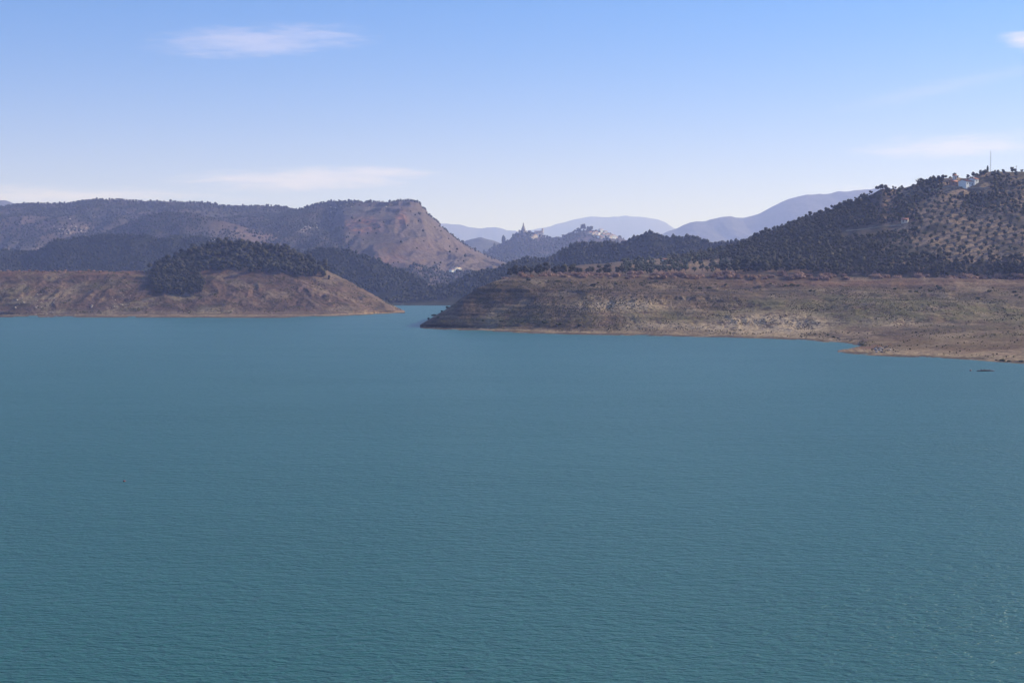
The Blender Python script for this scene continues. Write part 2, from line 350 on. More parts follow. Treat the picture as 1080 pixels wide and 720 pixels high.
L1B = Land('cliff_mountain', [[(270, 312, 2200), (540, 312, 2200)], [(270, 300, 2450), (420, 303, 2400), (470, 299, 2400), (540, 296, 2400)],
                              [(270, 268, 2850), (330, 258, 2850), (360, 262, 2800), (400, 264, 2750), (440, 272, 2700), (470, 283, 2700), (500, 285, 2700), (540, 290, 2700)],
                              [(270, 240, 3120), (300, 236, 3120), (330, 237, 3150), (348, 245, 3180), (362, 235, 3060), (400, 231, 3030), (430, 230, 3020), (446, 236, 3010), (456, 246, 3000), (480, 263, 3000), (510, 275, 3000), (540, 285, 3000)],
                              [(270, 236, 3400), (290, 228, 3400), (305, 222.5, 3400), (320, 219.5, 3400), (332, 215.5, 3390), (345, 212.5, 3380), (360, 212, 3370), (372, 212.8, 3350), (385, 214.5, 3340), (400, 214, 3320), (415, 213.8, 3310), (432, 212.5, 3300), (440, 214.5, 3300), (447, 218.5, 3300), (450.5, 224, 3300), (456, 228.5, 3300), (462, 235, 3300), (470, 242.5, 3300), (480, 250, 3300), (490, 257, 3300), (500, 263, 3300), (515, 270, 3300), (530, 277, 3300), (540, 283, 3300)],
                              ('off', 4, 350, -90)], 270, 540, 0.8, [10, 40, 50, 50, 15], [0, 5, 11, 8, 1.6, 0], 150, 11, m_hills, 20, 100, octaves=7, gain=.5, post=cliff_post, masks=mk_l1b)
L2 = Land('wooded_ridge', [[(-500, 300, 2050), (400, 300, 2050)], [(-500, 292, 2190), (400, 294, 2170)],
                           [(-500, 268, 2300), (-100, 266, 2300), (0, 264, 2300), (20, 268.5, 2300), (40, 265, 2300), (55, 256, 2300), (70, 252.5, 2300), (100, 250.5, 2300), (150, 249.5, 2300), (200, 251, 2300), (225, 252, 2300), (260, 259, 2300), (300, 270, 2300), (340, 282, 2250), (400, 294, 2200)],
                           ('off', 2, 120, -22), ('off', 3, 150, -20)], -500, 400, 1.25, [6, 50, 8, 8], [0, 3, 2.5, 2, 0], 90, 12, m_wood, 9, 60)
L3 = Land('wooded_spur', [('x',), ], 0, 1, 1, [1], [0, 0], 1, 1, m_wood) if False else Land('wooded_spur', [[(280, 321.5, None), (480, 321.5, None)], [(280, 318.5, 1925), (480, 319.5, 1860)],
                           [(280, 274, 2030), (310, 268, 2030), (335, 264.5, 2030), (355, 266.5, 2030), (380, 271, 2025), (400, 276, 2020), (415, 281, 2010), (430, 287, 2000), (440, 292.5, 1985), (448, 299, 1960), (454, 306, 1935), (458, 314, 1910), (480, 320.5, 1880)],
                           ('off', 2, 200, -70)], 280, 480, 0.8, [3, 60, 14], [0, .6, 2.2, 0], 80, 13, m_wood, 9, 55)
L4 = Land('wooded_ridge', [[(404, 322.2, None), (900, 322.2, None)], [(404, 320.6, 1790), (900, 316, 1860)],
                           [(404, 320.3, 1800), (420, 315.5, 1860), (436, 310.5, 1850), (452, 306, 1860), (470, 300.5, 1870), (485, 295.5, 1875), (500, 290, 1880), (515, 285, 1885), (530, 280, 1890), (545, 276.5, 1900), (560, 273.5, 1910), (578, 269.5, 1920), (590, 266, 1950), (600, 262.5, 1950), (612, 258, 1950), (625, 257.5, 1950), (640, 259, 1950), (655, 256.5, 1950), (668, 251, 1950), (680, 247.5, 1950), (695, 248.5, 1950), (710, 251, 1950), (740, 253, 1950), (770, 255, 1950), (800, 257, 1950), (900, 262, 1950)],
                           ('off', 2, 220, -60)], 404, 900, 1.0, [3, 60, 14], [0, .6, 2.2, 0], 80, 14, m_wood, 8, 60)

# left island-like headland
def mk_lh(s):
    n = fbm(s.X / 40, s.Y / 40, 4)
    return dict(grass=np.clip(smooth01(n, -.1, .3) * (1 - smooth01(s.px, 200, 300)) * .9 + .9 * gauss(s.px, s.py, 315, 265, 22, 9), 0, 1), scrub=np.clip(.75 - .5 * n, 0, 1.2),
                rust=.55 * gauss(s.px, s.py, 90, 287, 160, 3.5), pale=np.clip(.55 * smooth01(n, .05, .3) + .5 * gauss(s.px, s.py, 60, 310, 30, 10) + .6 * gauss(s.px, s.py, 150, 329, 200, 2.2) + .3 * smooth01(s.px, 320, 400), 0, 1) * .7)
def lh_post(X, Y, Z):
    px, py = project(X, Y, Z); c = Z + .42 * X + 4 * fbm(X / 60, Y / 60, 3)     # beds dipping to the right
    m = smooth01(px, 215, 320) * np.clip((Z - 1.5) / 6, 0, 1) * smooth01(-px, -425, -405)
    return Z + m * (1.9 * fbm(c / 7, Y / 50, 4) + .5 * fbm(X / 9, Y / 9, 3))
LH = Land('left_headland', [[(-500, 336, None), (0, 334.5, None), (300, 335.2, None), (380, 333, None), (427, 330.2, None)],
                            [(-500, 334, None), (0, 332.2, None), (60, 332.5, None), (130, 333.2, None), (200, 333.6, None), (300, 333.4, None), (350, 332.6, None), (385, 331.2, None), (410, 330, None), (427, 329.2, None)],
                            [(-500, 330, 1262), (0, 329, 1272), (140, 330, 1262), (250, 330, 1265), (330, 328.5, 1275), (380, 327, 1300), (410, 327.5, 1340), (427, 329.1, 1378)],
                            [(-500, 308, 1320), (0, 308, 1325), (150, 310, 1320), (250, 312, 1320), (320, 311, 1330), (360, 313, 1340), (390, 317, 1350), (410, 323, 1360), (427, 329.05, 1379)],
                            [(-500, 288, 1385), (0, 288.5, 1385), (150, 290, 1380), (200, 292.5, 1370), (250, 294, 1370), (300, 295, 1375), (330, 297, 1380), (360, 302, 1385), (380, 308.5, 1385), (400, 316.5, 1385), (427, 329, 1380)],
                            [(-500, 285, 1460), (0, 286, 1460), (140, 286.5, 1450), (155, 285, 1440), (170, 281.5, 1440), (190, 271.5, 1440), (210, 264, 1450), (230, 259.5, 1460), (247, 258, 1460), (275, 259.5, 1460), (295, 263, 1455), (312, 269, 1450), (328, 276.5, 1440), (345, 285, 1430), (360, 292.5, 1420), (380, 303.5, 1410), (400, 314.5, 1400), (427, 328.9, 1381)],
                            ('off', 5, 200, -45)], -500, 427, 0.9, [4, 8, 40, 40, 40, 20], [0, .12, .5, 2.6, 1.4, 1.3, 0], 34, 15, m_isle, 2.6, 22, .42, 4.2, 7, .62, post=lh_post, masks=mk_lh)
# right headland: drawn-down bank up to the old water line
RSH = [(443, 344.2), (448, 345), (470, 346.6), (520, 348.6), (560, 350), (600, 351), (650, 352), (700, 353), (750, 354), (800, 355.2), (835, 356.6), (870, 359.3), (900, 362.4), (907, 363.6), (913, 372.8), (940, 374.4), (980, 375.6), (1020, 377.6), (1050, 380), (1080, 382.2), (1200, 393), (1600, 430)]
def mk_rh(s):
    n = fbm(s.X / 30, s.Y / 30, 4); n2 = fbm(s.X / 90 + 5, s.Y / 90, 3)
    return dict(grass=np.clip(.4 * gauss(s.px, s.py, 640, 298, 170, 6) + 1.1 * smooth01(s.py, 314, 322) * smooth01(-s.py, -345, -334) * smooth01(n2, -.35, .1) * smooth01(s.px, 640, 680) + .6 * gauss(s.px, s.py, 930, 315, 120, 14) + .5 * smooth01(n2, -.1, .25) * smooth01(s.py, 304, 316) + .5 * gauss(s.px, s.py, 1020, 345, 90, 14) + .7 * gauss(s.px, s.py, 540, 338, 70, 4), 0, 1),
                scrub=np.clip(.45 + .8 * smooth01(-n2, .05, .3) + .9 * gauss(s.px, s.py, 580, 322, 70, 12) + .6 * gauss(s.px, s.py, 725, 309, 45, 4) + n * .4 + .5 * smooth01(s.py, 300, 292), 0, 1.2), rust=np.clip(.5 * gauss(s.px, s.py, 900, 298, 200, 5) + .22 * smooth01(s.px, 860, 960) * smooth01(s.py, 335, 365), 0, 1),
                pale=np.clip(3.2 * gauss(s.px, s.py, 818, 342, 46, 9) + .9 * gauss(s.px, s.py, 725, 345, 60, 4) + 1.3 * gauss(s.px, s.py, 655, 322, 55, 6) + .5 * gauss(s.px, s.py, 940, 341, 40, 5) + .4 * smooth01(n, .1, .35) + .8 * gauss(s.px, s.py, 1050, 375, 50, 4), 0, 1))
def rh_post(X, Y, Z):
    px, py = project(X, Y, Z)
    Z = Z + 3.6 * fbm(X / 80, Y / 60, 3) * smooth01(Z, 2, 9) * smooth01(-Z, -32, -25) * smooth01(px, 520, 640)
    Z = Z + 2.4 * gauss(px, py, 925, 322, 80, 10) + 2.2 * gauss(px, py, 820, 337, 40, 7) - 2.5 * gauss(px, py, 745, 322, 50, 6)
    wz = fbm(X / 25, Y / 25, 3)
    scarp = lambda Z, zc, A, m: Z + A * m * (smooth01(Z + wz * .8, zc - .5, zc + .5) - smooth01(Z, zc - 5, zc + 5))   # eroded steps
    Z = scarp(Z, 24.5, 1.3, smooth01(px + wz * 8, 480, 500) * smooth01(-px, -655, -610))
    Z = scarp(Z, 20.5, 1.5, smooth01(px + wz * 8, 670, 700) * smooth01(-px, -800, -750))
    Z = scarp(Z, 22.0, 1.5, smooth01(px + wz * 8, 890, 910) * smooth01(-px, -1060, -1040))
    return scarp(Z, 9.0, 1.6, smooth01(px + wz * 8, 930, 960) * smooth01(-px, -1020, -1000))
RH = Land('right_headland', [('shore',)] and [[(p, q + 1.6, None) for p, q in RSH], [(p, q, None) for p, q in RSH],
                             ('off', 1, 12, .7), [(443, 343.8, 963), (470, 342.6, 942), (520, 344, 918), (600, 345.2, 889), (700, 346.5, 872), (800, 347.5, 858), (850, 346, 850), (880, 347.5, 825), (907, 351.5, 795), (950, 352.5, 765), (1000, 351.5, 745), (1080, 349.5, 730), (1600, 360, 700)],
                             [(443, 343.6, 963), (455, 339, 964), (470, 333, 965), (490, 322, 966), (520, 315, 966), (560, 311, 958), (600, 310, 950), (640, 310, 945), (700, 313, 940), (800, 318, 930), (870, 322, 915), (930, 327, 880), (1000, 330, 860), (1080, 331, 850), (1600, 345, 800)],
                             [(443, 343.4, 964), (455, 337, 970), (470, 328, 975), (490, 314, 980), (505, 304.5, 985), (520, 299, 990), (540, 296.5, 995), (600, 298, 995), (700, 300, 995), (800, 303, 990), (900, 306, 975), (1000, 308, 950), (1080, 309, 945), (1600, 318, 900)],
                             [(443, 343.3, 966), (455, 335.5, 980), (470, 326.5, 985), (490, 312.5, 992), (500, 305.5, 996), (520, 297, 1005), (540, 292, 1020), (560, 290.5, 1025), (640, 290.5, 1025), (760, 291, 1025), (900, 292.5, 1010), (1000, 293.5, 985), (1080, 295, 975), (1600, 302, 930)],
                             ('off', 6, 60, -1.5)], 443, 1600, 0.9, [4, 6, 24, 40, 30, 30, 12], [0, .08, .3, 1.1, 1.6, 1.2, .45, .3], 30, 16, m_rim, 1.2, 24, .45, 2.8, 7, .6, post=rh_post, masks=mk_rh)
# small spit at the near end of the inlet
RP = Land('shore_spit', [[(883.5, 371.5, None), (900, 373.2, None), (920, 375, None), (960, 376.6, None)], [(883.5, 369.9, None), (890, 370.7, None), (900, 371.6, None), (920, 373.6, None), (960, 375.2, None)],
                         [(883.5, 369.6, 657), (895, 368, 660), (905, 366.3, 664), (920, 364.5, 672), (940, 362.5, 690), (960, 362, 700)],
                         [(883.5, 369.4, 659), (895, 367.6, 668), (905, 365.8, 678), (920, 364.2, 692), (940, 362.3, 715), (960, 362, 730)], ('off', 3, 14, -4)], 883.5, 960, .8, [3, 18, 8, 8], [0, .15, .3, .3, 0], 14, 17, m_rim, .4, 9, .4, 2, masks=lambda s: dict(rust=.5 + 0 * s.X, scrub=.5 + 0 * s.X))
# plateau and hill behind it
def mk_rt(s):
    n = fbm(s.X / 35, s.Y / 35, 4)
    grove = smooth01(s.px + 14 * n, 920, 950) * smooth01(-s.py, -288, -280)
    low = smooth01(s.px, 630, 680) * smooth01(-s.px, -860, -800) * smooth01(-s.py, -290, -284) * smooth01(s.py, 262, 270)
    wood = smooth01(-s.px, -950, -900) * smooth01(-s.py, -284, -270)
    return dict(pale=np.clip((1 - .6 * smooth01(s.px, 1030, 1060) * smooth01(-s.py, -215, -195)) * 1.05 * grove * smooth01(n, -.4, .05) + .9 * low, 0, 1.3), grass=np.clip(.5 * low + .3 * grove + .5 * smooth01(-s.py, -205, -190), 0, 1), scrub=np.clip(.15 + 1.0 * wood - .3 * grove, 0, 1.2), rust=.45 * gauss(s.px, s.py, 700, 284, 250, 4) + .3 * gauss(s.px, s.py, 930, 218, 25, 14))
RT = Land('right_hill', [[(500, 312, 1010), (520, 304, 1010), (540, 297.5, 1010), (760, 297, 1010), (1600, 304, 945)], [(500, 309, 1040), (520, 300, 1040), (540, 291.3, 1035), (760, 290.6, 1035), (900, 291.5, 1022), (1080, 293, 990), (1600, 300, 945)],
                         [(500, 307.5, 1090), (520, 299, 1090), (536, 292, 1110), (560, 287.7, 1140), (600, 286.5, 1150), (660, 284.5, 1160), (720, 282.5, 1160), (760, 280, 1150), (800, 274, 1140), (850, 264, 1130), (900, 256, 1120), (950, 250, 1110), (1000, 246, 1100), (1080, 248, 1080), (1200, 256, 1060), (1600, 270, 1050)],
                         [(500, 307, 1150), (520, 298.5, 1150), (536, 291.5, 1180), (560, 286, 1280), (600, 281, 1320), (660, 276, 1340), (700, 272, 1330), (740, 268, 1320), (770, 262, 1310), (790, 253, 1300), (800, 248, 1300), (815, 243, 1300), (830, 237.5, 1300), (850, 230, 1290), (870, 223, 1290), (890, 215.5, 1280), (905, 209.5, 1280), (920, 204, 1280), (930, 198.5, 1270), (945, 200, 1270), (960, 195.5, 1260), (975, 191.5, 1260), (990, 188, 1250), (1005, 186.5, 1250), (1020, 187.5, 1250), (1035, 182, 1250), (1050, 180.5, 1250), (1080, 180, 1250), (1150, 184, 1250), (1300, 196, 1250), (1600, 230, 1250)],
                         ('off', 3, 300, -60)], 500, 1600, 1.1, [4, 50, 90, 20], [0, .3, 1.6, 1.0, 0], 60, 18, m_grove, 2.2, 45, masks=mk_rt)

# ---------------------------------------------------------------- air
def haze():
    x0, x1, y0, y1, z0, z1 = -30000, 30000, -1500, 40000, -10, 1250
    V = [(x, y, z) for z in (z0, z1) for x, y in ((x0, y0), (x1, y0), (x1, y1), (x0, y1))]
    Q = [(3, 2, 1, 0), (4, 5, 6, 7), (0, 1, 5, 4), (1, 2, 6, 5), (2, 3, 7, 6), (3, 0, 4, 7)]
    m = bpy.data.materials.new('haze'); m.use_nodes = True; k = NT(m.node_tree)
    v = k.node('ShaderNodeVolumePrincipled', ins={'Color': HAZE_COLOR, 'Absorption Color': (1, 1, 1), 'Density': HAZE_DENSITY, 'Anisotropy': .15}); v.inputs['Density Attribute'].default_value = ''
    o = k.node('ShaderNodeOutputMaterial'); k.l.new(v.outputs[0], o.inputs['Volume'])
    m.cycles.homogeneous_volume = True
    link('haze', mesh_from('haze', V, Q, [m], False), kind='stuff')
HAZE_DENSITY, HAZE_COLOR = 1.1e-4, (.43, .51, 1.0)
haze()
# ---------------------------------------------------------------- vegetation
def ico(sub):
    bm = bmesh.new(); bmesh.ops.create_icosphere(bm, subdivisions=sub, radius=1)
    V = np.array([v.co for v in bm.verts]); T = np.array([[v.index for v in f.verts] for f in bm.faces]); bm.free(); return V, T
ICO1, ICO2 = ico(1), ico(2)
def blobs(C, Rad, rs, base=ICO1, squash=.8, jit=.22):
    """jittered blobs at C (n,3) with radius Rad (n,)"""
    V0, T0 = base; n, k = len(C), len(V0)
    r = np.asarray(Rad)[:, None, None] * (1 + jit * rs.randn(n, k, 1))
    V = V0[None] * r * np.array([1, 1, squash]); V = V + np.asarray(C)[:, None]
    T = T0[None] + (np.arange(n) * k)[:, None, None]
    return V.reshape(-1, 3), T.reshape(-1, 3)
def leaves(C, Rad, per, size, rs, out=.9):
    """small faces round blob surfaces, turned roughly outward"""
    n = len(C); d = rs.randn(n * per, 3); d /= np.linalg.norm(d, axis=1)[:, None]
    rad = np.repeat(Rad, per)[:, None]; P = np.repeat(C, per, 0) + d * rad * (out + .35 * rs.rand(n * per, 1)) * np.array([1, 1, .85])
    nn = d + .8 * rs.randn(n * per, 3); nn /= np.linalg.norm(nn, axis=1)[:, None]
    a = np.cross(nn, rs.randn(n * per, 3)); a /= np.linalg.norm(a, axis=1)[:, None]; b = np.cross(nn, a)
    s = size * (.6 + .8 * rs.rand(n * per, 1))
    V = np.stack([P - a * s * .6, P + a * s * .6, P + b * s], 1).reshape(-1, 3)
    return V, np.arange(n * per * 3).reshape(-1, 3)
def join(parts):
    Vs, Ts, o = [], [], 0
    for V, T in parts: Vs.append(V); Ts.append(T + o); o += len(V)
    return np.concatenate(Vs), np.concatenate(Ts)
def tube(pts, rad, n=6):
    V, T = [], []; pts = [np.array(p, float) for p in pts]
    for i, (p, r) in enumerate(zip(pts, rad)):
        d = pts[min(i + 1, len(pts) - 1)] - pts[max(i - 1, 0)]; d /= np.linalg.norm(d) + 1e-9
        a = np.cross(d, [0, 0, 1] if abs(d[2]) < .9 else [1, 0, 0]); a /= np.linalg.norm(a); b = np.cross(d, a)
        for j in range(n):
            t = 2 * math.pi * j / n; V.append(p + r * (a * math.cos(t) + b * math.sin(t)))
    for i in range(len(pts) - 1):
        for j in range(n):
            q = (i * n + j, i * n + (j + 1) % n, (i + 1) * n + (j + 1) % n, (i + 1) * n + j)
            T += [(q[0], q[1], q[2]), (q[0], q[2], q[3])]
    return np.array(V), np.array(T)
def trunk_mesh(name, h, r, rs, mat, limbs=4):
    lean = rs.randn(2) * .06 * h
    parts = [tube([(0, 0, -.6), (lean[0] * .3, lean[1] * .3, h * .3), (lean[0], lean[1], h * .75)], [r * 1.3, r, r * .5])]
    for i in range(limbs):
        t = rs.rand() * 6.28; l = h * (.3 + .2 * rs.rand())
        z0 = h * (.3 + .3 * rs.rand())
        parts.append(tube([(lean[0] * .4, lean[1] * .4, z0), (math.cos(t) * l * .5, math.sin(t) * l * .5, z0 + l * .4), (math.cos(t) * l, math.sin(t) * l, z0 + l * .8)], [r * .6, r * .4, r * .15], 5))
    return mesh_from(name, *join(parts), [mat])
def crown_mesh(name, w, h0, h1, rs, mat, nclump=9, per=34, leaf=.42, squash=.8):
    """clumps spread through an uneven crown between heights h0 and h1"""
    C, Rd = [], []
    for i in range(nclump):
        t = rs.rand() * 6.28; q = math.sqrt(rs.rand()) * .72; z = rs.rand()
        prof = math.sin(math.pi * (.18 + .72 * z)) ** .7
        C.append((w * q * prof * math.cos(t), w * q * prof * math.sin(t), h0 + (h1 - h0) * (.12 + .72 * z))); Rd.append(w * (.30 + .22 * rs.rand()))
    C, Rd = np.array(C), np.array(Rd)
    return mesh_from(name, *join([blobs(C, Rd * .92, rs, ICO1, squash, .16), leaves(C, Rd, per, leaf, rs)]), [mat], False)

rs = np.random.RandomState(11)
bark = plain('bark', (.09, .065, .045), .9, .3, 3)
f_oak = foliage('evergreen_leaves', (.021, .021, .011), (.080, .064, .027), .7)
f_olive = foliage('olive_leaves', (.05, .055, .034), (.12, .122, .078))
f_russet = foliage('russet_twigs', (.19, .095, .07), (.38, .235, .165), .5)
f_green = foliage('shrub_leaves', (.04, .045, .02), (.11, .105, .035), .5)
f_dry = foliage('dry_scrub', (.075, .06, .03), (.20, .165, .075), .3)
f_far = foliage('distant_leaves', (.018, .019, .011), (.046, .044, .024))
f_cypress = foliage('cypress_leaves', (.012, .022, .011), (.03, .042, .018))

def proto_tree(kind, n):
    out = []
    for i in range(n):
        if kind == 'oak':
            h = 6.2 + 1.6 * rs.rand(); c = crown_mesh('crown', 2.9 + .8 * rs.rand(), 1.3, h, rs, f_oak, 11, 34, .42, .82); t = trunk_mesh('trunk', h * .8, .24, rs, bark)
        elif kind == 'olive':
            h = 3.9 + .9 * rs.rand(); c = crown_mesh('crown', 2.1 + .5 * rs.rand(), 1.0, h, rs, f_olive, 8, 30, .34, .8); t = trunk_mesh('trunk', h * .7, .26, rs, bark)
        out.append((c, t))
    return out
P_OAK, P_OLIVE = proto_tree('oak', 14), proto_tree('olive', 10)
_green = f_oak; f_oak = foliage('olive_brown_leaves', (.040, .034, .016), (.125, .098, .045), .6); P_BROAD = proto_tree('oak', 6); f_oak = _green
def place_tree(name, protos, p, label, cat, group, s=1.0):
    c, t = protos[rs.randint(len(protos))]
    e = empty(name, p, label, cat, group, rs.rand() * 6.28); e.scale = (s * (.9 + .25 * rs.rand()), s * (.9 + .25 * rs.rand()), s)
    link('trunk', t, e); link('crown', c, e); return e
def thin(P, dmin, limit=10 ** 9):
    """keep points at least dmin apart"""
    keep, cell = [], {}
    for p in P:
        k = (int(p[0] // dmin), int(p[1] // dmin))
        if all((p[0] - q[0]) ** 2 + (p[1] - q[1]) ** 2 > dmin * dmin for a in (-1, 0, 1) for b in (-1, 0, 1) for q in cell.get((k[0] + a, k[1] + b), ())):
            cell.setdefault(k, []).append(p); keep.append(p)
            if len(keep) >= limit: break
    return np.array(keep)
def wood_stuff(name, P, h, mat, label, detail=True, tall=.5):
    """a wood that reads as one mass: crowns of uneven size"""
    n = len(P); s = h * (.6 + .85 * rs.rand(n) ** 2); C = P + np.stack([0 * s, 0 * s, s * tall], -1); r = s * .47
    if detail:
        C2 = np.concatenate([C + rs.randn(n, 3) * (r * .42)[:, None] for _ in range(3)]); r2 = np.tile(r, 3) * .68
        V, T = join([blobs(C2, r2, rs, ICO1, .85, .18), leaves(C2, r2, 16, h * .085, rs)])
        o = link(name, mesh_from(name, V, T, [mat], False), kind='stuff')
    else:
        V, T = blobs(C, r, rs, ICO1, 1.0, .25); o = link(name, mesh_from(name, V, T, [mat], True), kind='stuff')
    o['label'] = label; return o

nz = lambda x, y, l, o=0: fbm(x / l + o, y / l - o, 4)
# --- the wooded slope of the right hill
def on_track(px, py):
    """ground kept open round the hillside track"""
    yl = np.interp(px, [885, 893, 910, 928, 944, 952, 962], [245, 243.5, 242, 239.5, 238, 237, 236]); return (np.asarray(px) > 886) & (np.asarray(px) < 962) & (py > yl - 3) & (py < yl + 7.5)
def pr(px, py, v, x, y, z):
    n = nz(x, y, 60)
    w = smooth01(-px - 30 * n, -965, -900) * smooth01(v, 1.15, 1.4) * np.maximum(smooth01(px, 765, 800), smooth01(px, 700, 780) * (v > 2.3))
    gul = .5 * gauss(px, py, 1040, 205, 22, 14) + .5 * gauss(px, py, 1060, 285, 40, 10) + .35 * gauss(px, py, 1000, 215, 60, 8) * (n > 0) + .5 * gauss(px, py, 985, 193, 25, 6)
    bare = gauss(px, py, 928, 216, 16, 12)
    w = w * (.12 + .88 * smooth01(nz(x, y, 28, 5), -.4, .1))
    yard = smooth01(px, 994, 1000) * smooth01(-px, -1050, -1044) * smooth01(py, 187, 189) * smooth01(-py, -207, -202)
    low = smooth01(px, 850, 870) * smooth01(-px, -1010, -985) * (v > 1.02) * (v < 1.5) * .9
    return (1 - yard) * (1 - on_track(px, py)) * np.clip(low + (w + gul) * (1 - .95 * bare), 0, 1.5) * (1 - .5 * smooth01(v, 2.8, 2.95)) * (v < 3.05) * (px < 1250)
cand = RT.scatter(14000, pr, rs); cand = thin(cand, 3.1)
cand = cand[np.argsort(cand[:, 1])]
q = project(*cand.T); inside = (q[0] > 770) & (q[0] < 1085)
ind = cand[inside][:135]
mask = np.ones(len(cand), bool); mask[np.where(inside)[0][:135]] = False
for p in ind:
    if rs.rand() < .28: place_tree('broadleaf_tree', P_BROAD, p, 'olive-brown tree among the dark evergreens on the lower right hill', 'tree', 'olive-brown trees of the right slope', .40 + .4 * rs.rand() ** 1.5)
    else: place_tree('evergreen_tree', P_OAK, p, 'dark evergreen tree in the dense wood on the lower slope of the right hill', 'tree', 'trees of the wooded right slope', .42 + .5 * rs.rand() ** 1.5)
rest_ = cand[mask]; pick = rs.rand(len(rest_)) < .2
wood_stuff('hillside_wood', rest_[~pick], 3.8, f_oak, 'dark evergreen wood covering the right hill')
wood_stuff('hillside_wood', rest_[pick], 3.4, P_BROAD[0][0].materials[0], 'olive-brown scrub trees mixed into the wood of the right hill')
# --- round trees on the level ground behind the old water line
cl = [(537, 284, 1.2), (545, 282, 1.5), (552, 283, 1.3), (541, 277, 1.1), (560, 281, 1.1), (568, 282, 1.4), (577, 280, 1.5), (586, 282, 1.3), (594, 281, 1.4), (603, 283, 1.3), (612, 281, 1.1), (621, 283, 1.0), (633, 282, 1.2), (641, 283, 1.5),
      (650, 282, 1.0), (658, 283, 1.1), (667, 282, .9), (550, 276, 1.0), (572, 275, 1.0), (590, 275, 1.1), (607, 276, 1.2), (625, 275, 1.0), (655, 276, .9), (764, 284, 1.3), (775, 285, 1.6), (787, 284, 1.7), (798, 285, 1.6), (809, 284, 1.5), (820, 285, 1.4),
      (832, 285, 1.3), (844, 286, 1.5), (856, 286, 1.4), (868, 286, 1.3), (880, 287, 1.2), (1062, 287, 1.5), (1070, 289, 1.7), (1078, 287, 1.6), (1056, 290, 1.2)]
for px, py, s in cl:
    p = RT.at(px + rs.randn(), v=1.05 + max(0, (288 - py)) * .045)
    place_tree('evergreen_tree', P_OAK, p, 'round dark tree on the level bank above the russet scrub line', 'tree', 'trees along the top of the right bank', s * .82)
# --- left headland: dense trees on the knoll and down its shaded side
def pl(px, py, v, x, y, z):
    n = nz(x, y, 22, 3)
    top = smooth01(px + 6 * n, 158, 175) * smooth01(-px + 14 * n, -348, -318) * smooth01(v + .12 * n, 4.15, 4.4) * (v < 5.4)
    side = 1.3 * smooth01(px + 5 * n, 158, 166) * smooth01(-px + 6 * n, -216, -206) * smooth01(v, 2.95, 3.2) * (v < 4.5)
    return np.maximum(top, side) * (1 - .85 * gauss(px, py, 312, 268, 14, 5)) * (1 - .5 * gauss(px, py, 240, 287, 14, 2))
c2 = thin(LH.scatter(9000, pl, rs), 3.5); c2 = c2[np.argsort(c2[:, 1])]
for p in c2[:125]:
    if rs.rand() < .22: place_tree('broadleaf_tree', P_BROAD, p, 'olive-brown tree among the dark evergreens on the left knoll', 'tree', 'olive-brown trees on the left knoll', .6 + .35 * rs.rand())
    else: place_tree('evergreen_tree', P_OAK, p, 'dark evergreen tree crowded on the knoll of the left headland', 'tree', 'trees on the left knoll', .75 + .35 * rs.rand())
if len(c2) > 125: wood_stuff('knoll_wood', c2[125:], 6.2, f_oak, 'dark evergreen wood over the knoll of the left headland')
# --- olive groves in rows
def grid_pts(land, x0, x1, y0, y1, sp, ang, jit, test):
    gx, gy = np.meshgrid(np.arange(-700, 700, sp), np.arange(-500, 500, sp)); gx = gx.ravel() + rs.randn(gx.size) * jit; gy = gy.ravel() + rs.randn(gy.size) * jit
    X = (x0 + x1) / 2 + gx * math.cos(ang) - gy * math.sin(ang); Y = (y0 + y1) / 2 + gx * math.sin(ang) + gy * math.cos(ang)
    k = (X > x0) & (X < x1) & (Y > y0) & (Y < y1); out = []
    for x, y in zip(X[k], Y[k]):
        px = 540 + F * x / y                          # columns of the loft are straight lines of sight on the plan
        c = (px - land.u[0]) / (land.u[1] - land.u[0])
        i = int(round(c))
        if i < 1 or i >= land.nu - 1: continue
        j = int(np.searchsorted(land.Y[:, i], y))
        if j < 1 or j >= land.nv: continue
        f = (y - land.Y[j - 1, i]) / (land.Y[j, i] - land.Y[j - 1, i] + 1e-9); z = land.Z[j - 1, i] * (1 - f) + land.Z[j, i] * f
        v = land.vs[j]; qx, qy = project(x, y, z)
        if test(float(qx), float(qy), v, x, y): out.append((x, y, z))
    return np.array(out)
tA = lambda px, py, v, x, y: 935 + 8 * nz(np.array(x), np.array(y), 40) < px < 1230 and 1.25 < v < 2.98 and nz(np.array(x), np.array(y), 50, 2) > -.5 and not (996 < px < 1046 and 186 < py < 205) and not on_track(px, py)
gA = grid_pts(RT, 280, 600, 1040, 1260, 9.2, .35, 1.0, tA)
tB = lambda px, py, v, x, y: 655 < px < 770 and 1.25 < v < 2.9 and nz(np.array(x), np.array(y), 60, 4) > -.3
gB = grid_pts(RT, 80, 230, 1040, 1330, 11, .2, 1.8, tB)
gA = gA[np.argsort(gA[:, 1])]; gB = gB[np.argsort(gB[:, 1])]
inf = project(*gA.T)[0] < 1082; nA = min(215, inf.sum())
for p in gA[inf][:nA]: place_tree('olive_tree', P_OLIVE, p, 'grey-green olive tree in the rows on the pale slope below the white hilltop house', 'olive tree', 'olives on the right hill', .78 + .25 * rs.rand())
for p in gB[:80]: place_tree('olive_tree', P_OLIVE, p, 'small olive tree on the level grove behind the russet scrub belt', 'olive tree', 'olives on the level bank', .9 + .35 * rs.rand())
rest = np.concatenate([gA[inf][nA:], gA[~inf]] + ([gB[80:]] if len(gB) > 80 else []))
if len(rest): wood_stuff('olive_grove', rest, 4.0, f_olive, 'olive grove continuing over the right hill', True, .55)
